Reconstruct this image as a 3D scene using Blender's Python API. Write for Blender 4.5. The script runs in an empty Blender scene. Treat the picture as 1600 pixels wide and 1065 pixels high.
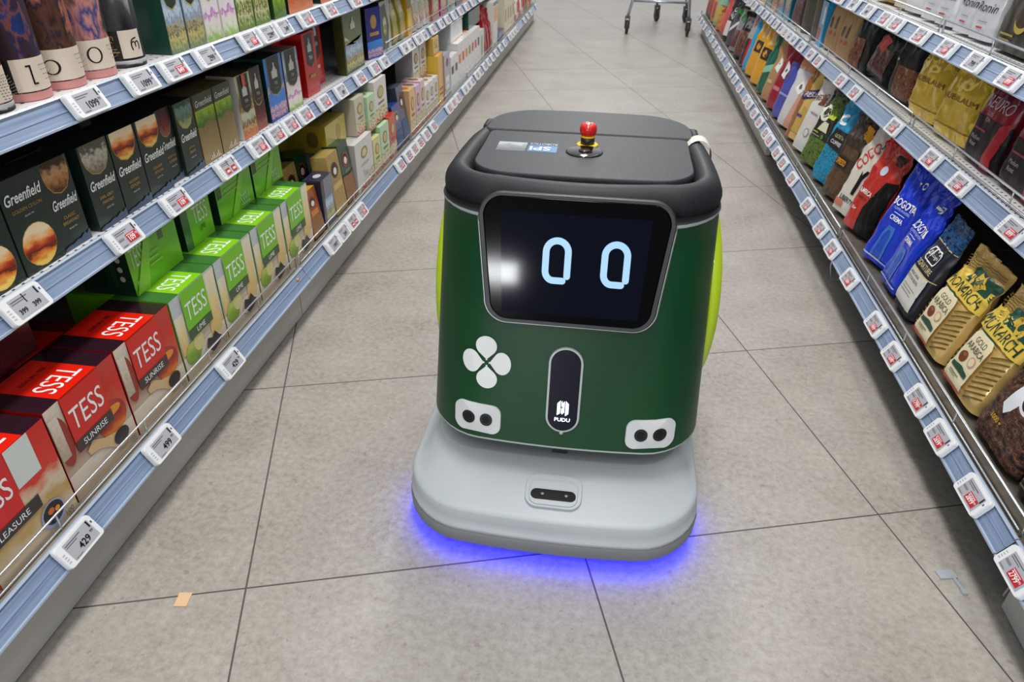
import bpy, bmesh, math, random
from mathutils import Vector, Matrix, noise
random.seed(7)
SC = bpy.context.scene
COL = SC.collection

# ------------------------------------------------------------------ camera, world, lights, exposure
cam_d = bpy.data.cameras.new('camera')
cam = bpy.data.objects.new('camera', cam_d); COL.objects.link(cam)
cam_d.sensor_width = 36.0; cam_d.sensor_fit = 'HORIZONTAL'; cam_d.lens = 1106.46 * 36.0 / 1600.0
cam_d.clip_start = 0.02
_r = Vector((0.99008245, 0.13977582, 0.01412283)); _u = Vector((-0.08630167, 0.52580486, 0.84621586)); _w = Vector((-0.11085466, 0.83904229, -0.53265305))
_m = Matrix((_r, _u, -_w)).transposed().to_4x4()
_m.translation = Vector((0, 0, 1.0241))
cam.matrix_world = _m
SC.camera = cam
cam_d.dof.use_dof = True; cam_d.dof.focus_distance = 1.22; cam_d.dof.aperture_fstop = 10.0

world = bpy.data.worlds.new('world'); SC.world = world; world.use_nodes = True
world.node_tree.nodes['Background'].inputs[0].default_value = (0.93, 0.96, 1.0, 1)
world.node_tree.nodes['Background'].inputs[1].default_value = 0.62

def area(name, loc, sx, sy, power, rot=(0, 0, 0), col=(1, 0.98, 0.95)):
    l = bpy.data.lights.new(name, 'AREA'); l.shape = 'RECTANGLE'; l.size = sx; l.size_y = sy; l.energy = power; l.color = col
    o = bpy.data.objects.new(name, l); COL.objects.link(o); o.location = loc; o.rotation_euler = rot
    return o
for k, yy in enumerate((-4.2, -1.6, 1.0, 3.6, 6.2, 8.8)):
    area('ceiling_lamp', (-0.15, yy, 3.3), 0.35, 1.5, 44)
area('ceiling_lamp', (0.95, 2.0, 3.4), 0.3, 6.0, 24)
area('screen_highlight_lamp', (-1.16, -6.0, 0.66), 0.50, 0.22, 75, rot=(math.radians(90), 0, 0), col=(0.95, 0.98, 1))  # unseen lamp added behind the camera to put the highlight on the robot screen
SC.view_settings.view_transform = 'Standard'; SC.view_settings.look = 'None'
SC.view_settings.exposure = 0.0; SC.view_settings.gamma = 1.0
SC.view_settings.use_curve_mapping = False

# ------------------------------------------------------------------ materials
def lin(c):
    return tuple((x / 12.92 if x <= 0.04045 else ((x + 0.055) / 1.055) ** 2.4) for x in [v / 255.0 for v in c])
MATS = {}
def M(rgb, rough=0.45, metal=0.0, coat=0.0, emit=0.0, spec=0.5):
    key = (tuple(rgb), rough, metal, coat, emit, spec)
    if key in MATS: return MATS[key]
    m = bpy.data.materials.new('mat_%d_%d_%d' % tuple(rgb)); m.use_nodes = True
    b = m.node_tree.nodes['Principled BSDF']; c = (*lin(rgb), 1)
    b.inputs['Base Color'].default_value = c; b.inputs['Roughness'].default_value = rough
    b.inputs['Metallic'].default_value = metal; b.inputs['Coat Weight'].default_value = coat
    b.inputs['Coat Roughness'].default_value = 0.08
    b.inputs['Specular IOR Level'].default_value = spec
    if emit: b.inputs['Base Color'].default_value = (c[0] * .04, c[1] * .04, c[2] * .04, 1); b.inputs['Emission Color'].default_value = c; b.inputs['Emission Strength'].default_value = emit
    MATS[key] = m
    return m
def nodes_of(m):
    m.use_nodes = True
    return m.node_tree, m.node_tree.nodes, m.node_tree.links, m.node_tree.nodes['Principled BSDF']
PICS = {}
def PIC(name, stops, scale=(5, 5), amp=0.35, rough=0.35, coat=0.3, metal=0.0, detail=4, vw=1.0, w=0.0):
    """printed picture: colour bands up the print, broken by noise (UV of the print)"""
    if name in PICS: return PICS[name]
    m = bpy.data.materials.new('print_' + name); nt, N, L, b = nodes_of(m)
    uv = N.new('ShaderNodeUVMap'); mp = N.new('ShaderNodeMapping'); mp.inputs['Scale'].default_value = (scale[0], scale[1], 1); mp.inputs['Location'].default_value = (w, w * 2, 0)
    nz = N.new('ShaderNodeTexNoise'); nz.inputs['Detail'].default_value = detail; nz.inputs['Scale'].default_value = 1.0
    sp = N.new('ShaderNodeSeparateXYZ'); L.new(uv.outputs[0], mp.inputs[0]); L.new(mp.outputs[0], nz.inputs['Vector']); L.new(uv.outputs[0], sp.inputs[0])
    a = N.new('ShaderNodeMath'); a.operation = 'MULTIPLY_ADD'; a.inputs[1].default_value = amp * 2; a.inputs[2].default_value = -amp
    L.new(nz.outputs[0], a.inputs[0])
    v = N.new('ShaderNodeMath'); v.operation = 'MULTIPLY_ADD'; v.inputs[1].default_value = vw; v.inputs[2].default_value = (1 - vw) * 0.5
    L.new(sp.outputs[1], v.inputs[0])
    s = N.new('ShaderNodeMath'); s.operation = 'ADD'; L.new(a.outputs[0], s.inputs[0]); L.new(v.outputs[0], s.inputs[1])
    r = N.new('ShaderNodeValToRGB'); L.new(s.outputs[0], r.inputs[0])
    el = r.color_ramp.elements
    while len(el) < len(stops): el.new(0.5)
    for e, (p, c) in zip(el, stops): e.position = p; e.color = (*lin(c), 1)
    L.new(r.outputs[0], b.inputs['Base Color']); b.inputs['Roughness'].default_value = rough; b.inputs['Coat Weight'].default_value = coat * .4; b.inputs['Metallic'].default_value = metal; b.inputs['Specular IOR Level'].default_value = .28
    PICS[name] = m
    return m

def noisy(name, c1, c2, scale, rough=0.5, metal=0.0, coords='Object', stretch=(1, 1, 1), bump=0.0, coat=0.0, detail=5):
    m = bpy.data.materials.new(name); nt, N, L, b = nodes_of(m)
    tc = N.new('ShaderNodeTexCoord'); mp = N.new('ShaderNodeMapping'); mp.inputs['Scale'].default_value = stretch
    nz = N.new('ShaderNodeTexNoise'); nz.inputs['Scale'].default_value = scale; nz.inputs['Detail'].default_value = detail
    L.new(tc.outputs[coords], mp.inputs[0]); L.new(mp.outputs[0], nz.inputs['Vector'])
    r = N.new('ShaderNodeValToRGB'); r.color_ramp.elements[0].color = (*lin(c1), 1); r.color_ramp.elements[1].color = (*lin(c2), 1)
    r.color_ramp.elements[0].position = 0.3; r.color_ramp.elements[1].position = 0.7
    L.new(nz.outputs[0], r.inputs[0]); L.new(r.outputs[0], b.inputs['Base Color'])
    b.inputs['Roughness'].default_value = rough; b.inputs['Metallic'].default_value = metal; b.inputs['Coat Weight'].default_value = coat
    if bump:
        bp = N.new('ShaderNodeBump'); bp.inputs['Strength'].default_value = bump; bp.inputs['Distance'].default_value = 0.002
        L.new(nz.outputs[0], bp.inputs['Height']); L.new(bp.outputs[0], b.inputs['Normal'])
    return m

def foil(name, c1, c2, rough=0.22, metal=0.3, scale=22.0, depth=0.012, coat=0.2):
    """crumpled packaging film: creased bump over a plain ink colour"""
    m = noisy(name, c1, c2, 8, rough, metal, coat=coat); nt, N, L, b = nodes_of(m)
    tc = N.new('ShaderNodeTexCoord'); nz = N.new('ShaderNodeTexNoise'); nz.noise_type = 'RIDGED_MULTIFRACTAL'; nz.inputs['Scale'].default_value = scale; nz.inputs['Detail'].default_value = 2
    L.new(tc.outputs['Object'], nz.inputs['Vector'])
    bp = N.new('ShaderNodeBump'); bp.inputs['Strength'].default_value = 0.8; bp.inputs['Distance'].default_value = depth
    L.new(nz.outputs[0], bp.inputs['Height']); L.new(bp.outputs[0], b.inputs['Normal'])
    return m
# ------------------------------------------------------------------ mesh builder
class G:
    def __init__(s): s.v = []; s.f = []; s.m = []; s.uv = []; s.sm = []; s.mats = []
    def mi(s, mat):
        if mat not in s.mats: s.mats.append(mat)
        return s.mats.index(mat)
    def face(s, pts, mat, uv=None, smooth=False):
        n = len(s.v); s.v += [tuple(p) for p in pts]; s.f.append(tuple(range(n, n + len(pts)))); s.m.append(s.mi(mat)); s.uv.append(uv); s.sm.append(smooth)
    def box(s, x0, x1, y0, y1, z0, z1, mat, mats=None):
        P = lambda a, b, c: (x1 if a else x0, y1 if b else y0, z1 if c else z0)
        q = {'x+': [(1,0,0),(1,1,0),(1,1,1),(1,0,1)], 'x-': [(0,1,0),(0,0,0),(0,0,1),(0,1,1)], 'y+': [(1,1,0),(0,1,0),(0,1,1),(1,1,1)],
             'y-': [(0,0,0),(1,0,0),(1,0,1),(0,0,1)], 'z+': [(0,0,1),(1,0,1),(1,1,1),(0,1,1)], 'z-': [(0,1,0),(1,1,0),(1,0,0),(0,0,0)]}
        n = len(s.v); idx = {}
        for a in (0,1):
            for b in (0,1):
                for c in (0,1): idx[(a,b,c)] = len(s.v); s.v.append(P(a,b,c))
        for k, l in q.items():
            s.f.append(tuple(idx[t] for t in l)); s.m.append(s.mi((mats or {}).get(k, mat))); s.uv.append([(0,0),(1,0),(1,1),(0,1)]); s.sm.append(False)
    def grid(s, fn, nu, nv, mat, closed_u=False, smooth=True):
        n = len(s.v)
        cu = nu if closed_u else nu + 1
        for j in range(nv + 1):
            for i in range(cu): s.v.append(tuple(fn(i / nu, j / nv)))
        for j in range(nv):
            for i in range(nu):
                a = n + j * cu + i; b = n + j * cu + (i + 1) % cu if closed_u else n + j * cu + i + 1
                c = b + cu; d = a + cu
                mm = mat((i + .5) / nu, (j + .5) / nv) if callable(mat) else mat
                s.f.append((a, b, c, d)); s.m.append(s.mi(mm)); s.uv.append([(i/nu, j/nv), ((i+1)/nu, j/nv), ((i+1)/nu, (j+1)/nv), (i/nu, (j+1)/nv)]); s.sm.append(smooth)
    def loft(s, loops, mat, cap0=True, cap1=True, smooth=True):
        n = len(s.v); k = len(loops[0])
        for l in loops: s.v += [tuple(p) for p in l]
        for j in range(len(loops) - 1):
            mm = mat[j] if isinstance(mat, list) else mat
            for i in range(k):
                a = n + j * k + i; b = n + j * k + (i + 1) % k
                s.f.append((a, b, b + k, a + k)); s.m.append(s.mi(mm)); s.uv.append(None); s.sm.append(smooth)
        m0 = mat[0] if isinstance(mat, list) else mat; m1 = mat[-1] if isinstance(mat, list) else mat
        if cap0: s.f.append(tuple(n + i for i in reversed(range(k)))); s.m.append(s.mi(m0)); s.uv.append(None); s.sm.append(False)
        if cap1: s.f.append(tuple(n + (len(loops) - 1) * k + i for i in range(k))); s.m.append(s.mi(m1)); s.uv.append(None); s.sm.append(False)
    def tube(s, pts, r, mat, seg=8, cap=True, closed=False):
        pts = [Vector(p) for p in pts]; loops = []
        up = Vector((0, 0, 1)); n = len(pts)
        for i, p in enumerate(pts):
            if closed: t = (pts[(i + 1) % n] - pts[i - 1]).normalized()
            else: t = (pts[min(i + 1, n - 1)] - pts[max(i - 1, 0)]).normalized()
            a = t.cross(up)
            if a.length < 1e-3: a = t.cross(Vector((0, 1, 0)))
            a.normalize(); b = a.cross(t).normalized()
            rr = r[i] if isinstance(r, (list, tuple)) else r
            if isinstance(rr, tuple): ra, rb = rr
            else: ra = rb = rr
            loops.append([p + a * math.cos(2 * math.pi * k / seg) * ra + b * math.sin(2 * math.pi * k / seg) * rb for k in range(seg)])
        if closed: loops.append(loops[0]); cap = False
        s.loft(loops, mat, cap, cap)
    def lathe(s, prof, c, mat, seg=24, axis='z', smooth=True):
        """prof: list of (radius, height)"""
        loops = []
        for r, h in prof:
            l = []
            for k in range(seg):
                a = 2 * math.pi * k / seg
                if axis == 'z': l.append((c[0] + r * math.cos(a), c[1] + r * math.sin(a), c[2] + h))
                elif axis == 'y': l.append((c[0] + r * math.cos(a), c[1] - h, c[2] + r * math.sin(a)))
                else: l.append((c[0] + h, c[1] + r * math.cos(a), c[2] + r * math.sin(a)))
            loops.append(l)
        s.loft(loops, mat, smooth=smooth)
    def build(s, name, parent=None, loc=None, rot=None, bevel=0.0):
        me = bpy.data.meshes.new(name); me.from_pydata(s.v, [], s.f)
        for mt in s.mats: me.materials.append(mt)
        me.polygons.foreach_set('material_index', s.m); me.polygons.foreach_set('use_smooth', s.sm)
        if any(u for u in s.uv):
            uvl = me.uv_layers.new(name='UVMap'); d = []
            for f, u in zip(s.f, s.uv):
                d += (u if u else [(0.5, 0.5)] * len(f))
            uvl.data.foreach_set('uv', [c for t in d for c in t])
        me.update()
        o = bpy.data.objects.new(name, me); COL.objects.link(o)
        if parent: o.parent = parent
        if loc: o.location = loc
        if rot: o.rotation_euler = rot
        if bevel:
            b = o.modifiers.new('bevel', 'BEVEL'); b.width = bevel; b.segments = 2; b.limit_method = 'ANGLE'; b.angle_limit = 0.9
        return o

def tag(o, label=None, cat=None, group=None, kind=None):
    if label: o['label'] = label
    if cat: o['category'] = cat
    if group: o['group'] = group
    if kind: o['kind'] = kind
    return o
def empty(name, loc, rz=0.0):
    o = bpy.data.objects.new(name, None); COL.objects.link(o); o.location = loc; o.rotation_euler = (0, 0, rz); o.empty_display_size = 0.05
    return o

# ------------------------------------------------------------------ lettering and flat print
TXT = {}
def text_mesh(s, bold=False):
    k = (s, bold)
    if k in TXT: return TXT[k]
    c = bpy.data.curves.new('lettering', 'FONT'); c.body = s; c.size = 1.0; c.resolution_u = 3; c.fill_mode = 'FRONT'
    if bold: c.offset = 0.018
    o = bpy.data.objects.new('lettering', c); COL.objects.link(o)
    bpy.context.view_layer.update()
    me = o.evaluated_get(bpy.context.evaluated_depsgraph_get()).to_mesh()
    vs = [(v.co.x, v.co.y) for v in me.vertices]; fs = [tuple(p.vertices) for p in me.polygons]
    bpy.data.objects.remove(o); bpy.data.curves.remove(c)
    x0 = min(v[0] for v in vs); x1 = max(v[0] for v in vs); y0 = min(v[1] for v in vs); y1 = max(v[1] for v in vs)
    vs = [((a - (x0 + x1) / 2), (b - (y0 + y1) / 2)) for a, b in vs]
    TXT[k] = (vs, fs, x1 - x0, y1 - y0)
    return TXT[k]

def shape2d(it, W, H):
    """one print item -> (verts in metres on the face, faces, local uvs)"""
    k = it[0]
    if k == 'r':
        _, x0, y0, x1, y1 = it[:5]; v = [(x0*W, y0*H), (x1*W, y0*H), (x1*W, y1*H), (x0*W, y1*H)]; return v, [(0,1,2,3)], [(0,0),(1,0),(1,1),(0,1)]
    if k == 'e':
        _, cx, cy, rx, ry = it[:5]; n = 20; v = []; uv = []
        for i in range(n):
            a = 2*math.pi*i/n; px = cx + rx*math.cos(a); py = cy + ry*math.sin(a)
            px = min(max(px, 0.0), 1.0); py = min(max(py, 0.0), 1.0)
            v.append((px*W, py*H)); uv.append((.5+.5*math.cos(a), .5+.5*math.sin(a)))
        return v, [tuple(range(n))], uv
    if k == 'p':
        pts = it[1]; xs = [p[0] for p in pts]; ys = [p[1] for p in pts]
        v = [(a*W, b*H) for a, b in pts]
        uv = [((a-min(xs))/(max(xs)-min(xs)+1e-9), (b-min(ys))/(max(ys)-min(ys)+1e-9)) for a, b in pts]
        return v, [tuple(range(len(pts)))], uv
    if k == 't':
        # ('t', string, cx, cy, height fraction, mat, {maxw, shear, rot, bold})
        _, s, cx, cy, h = it[:5]; o = it[6] if len(it) > 6 else {}
        vs, fs, w, hh = text_mesh(s, o.get('bold', False))
        sc = h * H / hh
        sx = sc * o.get('wide', 1.0)
        if w * sx > o.get('maxw', 0.95) * W: sx = o.get('maxw', 0.95) * W / w
        if 'fit' in o: sx = o['fit'] * W / w
        sh = o.get('shear', 0); r = math.radians(o.get('rot', 0)); out = []
        for a, b in vs:
            a2, b2 = a*sx + b*sc*sh, b*sc
            out.append((cx*W + a2*math.cos(r) - b2*math.sin(r), cy*H + a2*math.sin(r) + b2*math.cos(r)))
        return out, fs, None

def put_art(g, items, W, H, fn, eps=0.0003, maxlen=None):
    """fn(x, y, off) maps metres on the face to space"""
    for n, it in enumerate(items):
        v, f, uv = shape2d(it, W, H); mat = it[5] if it[0] in 'ret' else it[2]
        off = eps * (n + 1) if maxlen is None else eps + 0.00022 * n
        if maxlen:
            bm = bmesh.new(); bv = [bm.verts.new((a, b, 0)) for a, b in v]
            for q in f:
                try: bm.faces.new([bv[i] for i in q])
                except ValueError: pass
            bmesh.ops.triangulate(bm, faces=bm.faces[:])
            for _ in range(6):
                le = [e for e in bm.edges if e.calc_length() > maxlen]
                if not le: break
                bmesh.ops.subdivide_edges(bm, edges=le, cuts=1); bmesh.ops.triangulate(bm, faces=[q for q in bm.faces if len(q.verts) > 3])
            bm.verts.index_update()
            v = [(q.co.x, q.co.y) for q in bm.verts]; f = [tuple(w.index for w in q.verts) for q in bm.faces]; bm.free(); 
            if it[0] != 't':
                xs = [a for a, b in v]; ys = [b for a, b in v]; dx = max(xs)-min(xs)+1e-9; dy = max(ys)-min(ys)+1e-9
                uv = [((a-min(xs))/dx, (b-min(ys))/dy) for a, b in v]
        base = len(g.v)
        g.v += [tuple(fn(a, b, off)) for a, b in v]
        for q in f:
            g.f.append(tuple(base + i for i in q)); g.m.append(g.mi(mat)); g.uv.append([uv[i] for i in q] if uv else None); g.sm.append(bool(maxlen))

WHITE = M((238, 238, 236), 0.4); BLACK = M((14, 14, 15), 0.4); GOLDINK = M((190, 152, 72), 0.35, 0.3)

# ------------------------------------------------------------------ products
REG = []      # (shelf key, description, category, object, y)
def reg(o, shelf, desc, cat, y): REG.append((shelf, desc, cat, o, y))

def mesh_box(w, h, d, body, front=(), top=(), side=None, sideart=(), topmat=None, bevel=0.0012, far=None):
    g = G(); sm = side or body
    g.box(-d, 0, -w/2, w/2, 0, h, body, {'x+': body, 'y-': sm, 'y+': far or sm, 'z+': topmat or body})
    put_art(g, front, w, h, lambda a, b, o: (o, -w/2 + a, b))
    put_art(g, top, w, d, lambda a, b, o: (-b, -w/2 + a, h + o))
    put_art(g, sideart, d, h, lambda a, b, o: (-d + a, -w/2 - o, b))
    return g
def side_of(s): return -1 if s[0] == 'L' else 1
SHELF = {'LT': (-0.895, 0.739), 'LM': (-0.892, 0.500), 'LB': (-0.823, 0.157), 'RT': (0.845, 0.739), 'RM': (0.845, 0.500), 'RB': (0.742, 0.157)}
SNAME = {'LT': 'top left shelf', 'LM': 'middle left shelf', 'LB': 'bottom left shelf', 'RT': 'top right shelf', 'RM': 'middle right shelf', 'RB': 'bottom right shelf'}
def box(shelf, y0, y1, h, d, desc, body, front=(), top=(), back=0.0, dz=0.0, rz=0.0, name='tea_box', cat='box', lean=0.0, **kw):
    xf, z = SHELF[shelf]; sg = side_of(shelf); w = (y1 - y0) * 0.985
    h = min(h, {'M': .202, 'B': .306, 'T': 9}[shelf[1]] - dz - abs(math.sin(lean)) * d)
    g = mesh_box(w, h, d, body, front, top, **kw)
    o = g.build(name, bevel=0)
    o.location = (xf + sg * back, (y0 + y1) / 2, z + dz + abs(math.sin(lean)) * d * 1.0)
    o.rotation_euler = (0, -lean, (0 if sg < 0 else math.pi) + rz)
    reg(o, shelf, desc, cat, (y0 + y1) / 2)
    return o

def sstep(a, b, x):
    t = min(max((x - a) / (b - a), 0), 1); return t * t * (3 - 2 * t)
def pouch(shelf, y0, y1, h, d, desc, body, art=(), lean=0.3, tilt=0.0, back=0.0, wr=0.004, seed=None, sealmat=None, rz=0.0, dz=0.0, name='coffee_bag', cat='bag', flat=False, gusset=None, topfold=0.0, maxlen=0.008):
    xf, z = SHELF[shelf]; sg = side_of(shelf); w = (y1 - y0) * 1.0
    sd = seed if seed is not None else random.random() * 50
    N = 30 if y0 < 3 else 12
    def half(u, v):   # half thickness at u in -1..1, v in 0..1
        prof = 1.0 - 0.93 * sstep(0.42, 0.97, v) ** 0.9
        prof *= 0.80 + 0.2 * sstep(0, 0.12, v)
        return d / 2 * prof * (1 - abs(u) ** 9) ** 0.5 if abs(u) < 1 else 0.0
    def wx(u, v):
        return w / 2 * u * (0.975 - 0.05 * sstep(0.0, 0.5, v) + 0.045 * sstep(0.6, 1.0, v))
    lim = {'M': .198, 'B': .300, 'T': 9}[shelf[1]] / math.cos(lean) - math.sin(abs(lean)) * d - .006
    def P(u, v, sgn, o=0.0):
        n = noise.noise(Vector((u * 1.6 + sd, v * 3.2, sd))) * 1.4 + 0.6 * noise.noise(Vector((u * 4 + sd, v * 6, sd * 2)))
        cr = noise.noise(Vector((u * 2.5 + v * 2 + sd, sd * 3, v * 5)))
        k = 0.30 + 0.9 * sstep(0.45, 0.8, v) + 0.25 * u * u
        x = sgn * half(u, v) + wr * n * k * 0.8 + wr * 1.5 * (1 - min(abs(cr) * 4.5, 1)) * (k - 0.25)
        x += sgn * o + topfold * sstep(0.8, 1.0, v) ** 2
        y = wx(u, v) + wr * 0.8 * noise.noise(Vector((v * 5 + sd, u, 3.0)))
        zz = v * h
        if zz > lim: ex = zz - lim; zz = lim - ex * .25; x -= ex * .95   # tops bend back under the shelf above
        return Vector((x, y, zz))
    g = G()
    seal = 0.93
    NV = int(N * 1.4)
    g.grid(lambda a, b: P(2 * a - 1, b * seal, 1), N, NV, body)
    bk = gusset or body
    g.grid(lambda a, b: P(1 - 2 * a, b * seal, -1), N, NV, bk)
    g.face([P(-1 + 2 * i / 10, 0, 1) for i in range(11)] + [P(1 - 2 * i / 10, 0, -1) for i in range(11)], body)
    def fn(a, b, o):
        u = max(min((a / w) * 2 - 1, 0.985), -0.985); v = b / h
        p = P(u, v, 1); e = 0.03
        pu = P(min(u + e, 1), v, 1) - P(max(u - e, -1), v, 1); pv = P(u, min(v + e, 1), 1) - P(u, max(v - e, 0), 1)
        nrm = pu.cross(pv).normalized()
        if nrm.x < 0: nrm = -nrm
        return p + nrm * o
    put_art(g, art, w, h, fn, eps=0.0016, maxlen=maxlen if y0 < 3.3 else 0.03)
    # gusset crease down both sides
    o = g.build(name)
    s = G()
    s.grid(lambda a, b: P(2 * a - 1, seal + b * (1 - seal), 1, 0.0012 * (1 if int(a * 30) % 2 else 0.2)), N * 2, 3, sealmat or body)
    s.grid(lambda a, b: P(1 - 2 * a, seal + b * (1 - seal), -1), N, 3, sealmat or bk)
    s.build('top_seal', o)
    back += abs(math.sin(rz)) * w * .35
    o.location = (xf + sg * (d / 2 + back), (y0 + y1) / 2, z + dz + math.sin(abs(lean)) * d * 0.5 + math.sin(abs(tilt)) * w * 0.5 + 0.003)
    o.rotation_euler = (tilt, -lean, (0 if sg < 0 else math.pi) + rz)
    reg(o, shelf, desc, cat, (y0 + y1) / 2)
    return o
# ------------------------------------------------------------------ floor
def floor_material():
    m = bpy.data.materials.new('stone_tiles'); nt, N, L, b = nodes_of(m)
    tc = N.new('ShaderNodeTexCoord'); mp = N.new('ShaderNodeMapping')
    th = math.radians(17.1)
    L.new(tc.outputs['Object'], mp.inputs[0]); mp.inputs['Rotation'].default_value = (0, 0, -th)
    sp = N.new('ShaderNodeSeparateXYZ'); L.new(mp.outputs[0], sp.inputs[0])
    def mth(op, a, bb=None, c=None):
        n = N.new('ShaderNodeMath'); n.operation = op
        for i, x in enumerate((a, bb, c)):
            if x is None: continue
            if isinstance(x, (int, float)): n.inputs[i].default_value = x
            else: L.new(x, n.inputs[i])
        return n.outputs[0]
    def line(src, off):
        s = mth('ADD', src, -off); d = mth('MULTIPLY', s, 1 / 0.6); fr = mth('FRACT', d); c = mth('ABSOLUTE', mth('SUBTRACT', fr, 0.5))
        dist = mth('MULTIPLY', mth('SUBTRACT', 0.5, c), 0.6)
        return dist, mth('FLOOR', d)
    dx, ix = line(sp.outputs[0], -0.3138); dy, iy = line(sp.outputs[1], 0.8720)
    dist = mth('MINIMUM', dx, dy)
    g = mth('LESS_THAN', dist, 0.0016)
    tone = mth('FRACT', mth('MULTIPLY', mth('SINE', mth('ADD', mth('MULTIPLY', ix, 12.99), mth('MULTIPLY', iy, 78.23))), 4375.5))
    n1 = N.new('ShaderNodeTexNoise'); n1.inputs['Scale'].default_value = 5; n1.inputs['Detail'].default_value = 8; n1.inputs['Roughness'].default_value = 0.62
    n2 = N.new('ShaderNodeTexNoise'); n2.inputs['Scale'].default_value = 75; n2.inputs['Detail'].default_value = 6; n2.inputs['Roughness'].default_value = 0.75
    n3 = N.new('ShaderNodeTexNoise'); n3.inputs['Scale'].default_value = 60; n3.inputs['Detail'].default_value = 2
    for n in (n1, n2, n3): L.new(tc.outputs['Object'], n.inputs['Vector'])
    f = mth('ADD', mth('MULTIPLY', n1.outputs[0], 0.34), mth('MULTIPLY', n2.outputs[0], 0.66))
    f = mth('ADD', f, mth('MULTIPLY', mth('SUBTRACT', tone, 0.5), 0.03))
    r = N.new('ShaderNodeValToRGB'); L.new(f, r.inputs[0])
    el = r.color_ramp.elements; el.new(0.5); el.new(0.5)
    for e, (p, c) in zip(el, ((0.30, (122, 115, 107)), (0.44, (152, 146, 138)), (0.53, (163, 158, 150)), (0.68, (180, 175, 166)))): e.position = p; e.color = (*lin(c), 1)
    spk = mth('GREATER_THAN', n3.outputs[0], 0.70)
    mx0 = N.new('ShaderNodeMixRGB'); L.new(mth('MULTIPLY', spk, 0.35), mx0.inputs[0]); L.new(r.outputs[0], mx0.inputs[1]); mx0.inputs[2].default_value = (*lin((112, 98, 84)), 1)
    mx = N.new('ShaderNodeMixRGB'); L.new(g, mx.inputs[0]); L.new(mx0.outputs[0], mx.inputs[1]); mx.inputs[2].default_value = (*lin((78, 73, 68)), 1)
    L.new(mx.outputs[0], b.inputs['Base Color'])
    ro = mth('ADD', 0.25, mth('MULTIPLY', n1.outputs[0], 0.22)); ro = mth('ADD', ro, mth('MULTIPLY', g, 0.3)); L.new(ro, b.inputs['Roughness'])
    bp = N.new('ShaderNodeBump'); bp.inputs['Strength'].default_value = 0.12; bp.inputs['Distance'].default_value = 0.002
    L.new(n2.outputs[0], bp.inputs['Height']); L.new(bp.outputs[0], b.inputs['Normal'])
    return m
g = G(); g.box(-4.5, 4.5, -4, 16, -0.06, 0, floor_material())
tag(g.build('floor'), kind='structure')

# ------------------------------------------------------------------ shelving
rail_mat = noisy('rail_plastic', (112, 131, 160), (140, 158, 186), 6, 0.3, stretch=(40, 0.7, 40), coat=0.5)
rail_edge = M((160, 175, 195), 0.3, 0.0, 0.3)
kick_mat = noisy('kick_paint', (180, 178, 170), (194, 192, 184), 3, 0.45, bump=0.0)
back_mat = M((42, 42, 44), 0.6)
board_mat = None
def board_material(x0=0.884, base=(206, 205, 204)):
    m = bpy.data.materials.new('perforated_white_shelf'); nt, N, L, b = nodes_of(m)
    tc = N.new('ShaderNodeTexCoord'); sp = N.new('ShaderNodeSeparateXYZ'); L.new(tc.outputs['Object'], sp.inputs[0])
    def mth(op, a, bb):
        n = N.new('ShaderNodeMath'); n.operation = op
        for i, x in enumerate((a, bb)):
            if isinstance(x, (int, float)): n.inputs[i].default_value = x
            else: L.new(x, n.inputs[i])
        return n.outputs[0]
    a = mth('LESS_THAN', mth('FRACT', mth('MULTIPLY', sp.outputs[1], 48), 0), 0.30)
    c = mth('LESS_THAN', mth('FRACT', mth('MULTIPLY', mth('SUBTRACT', mth('ABSOLUTE', sp.outputs[0], 0), x0), 40), 0), 0.22)
    k = mth('MULTIPLY', a, c)
    mx = N.new('ShaderNodeMixRGB'); L.new(k, mx.inputs[0]); mx.inputs[1].default_value = (*lin(base), 1); mx.inputs[2].default_value = (*lin((60, 56, 56)), 1)
    L.new(mx.outputs[0], b.inputs['Base Color']); b.inputs['Roughness'].default_value = 0.4
    return m
board_mats = {'L': board_material(0.884), 'R': board_material(0.817), 'BL': noisy('beige_shelf', (120, 112, 98), (140, 132, 118), 30, 0.5), 'BR': noisy('slots_and_shade_shelf', (70, 64, 56), (96, 88, 78), 30, 0.5)}  # right bottom board: its slots and the shadow on it are in the dark colour
chrome = M((186, 191, 196), 0.25, 0.55)
def rail_profile(sg, xl, zl):
    # outward (towards aisle) low edge at xl; top edge 22 mm back and 38 mm up; slightly ribbed channel
    dx, dz = 0.022, 0.038
    nx, nz = dz, dx; ln = math.hypot(nx, nz); nx /= ln; nz /= ln
    out = []
    for t, o in ((-0.02, 0.003), (0.05, 0.004), (0.09, 0.0), (0.45, -0.0005), (0.47, 0.0008), (0.52, 0.0008), (0.54, -0.0005), (0.9, 0.0), (0.95, 0.004), (1.03, 0.003)):
        out.append((xl + sg * dx * t - sg * nx * o, zl + dz * t + nz * o))
    return out
RAILS = {'L': {'B': (-0.780, 0.118), 'M': (-0.858, 0.462), 'T': (-0.858, 0.7005)}, 'R': {'B': (0.685, 0.1205), 'M': (0.790, 0.462), 'T': (0.790, 0.700)}}
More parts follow.
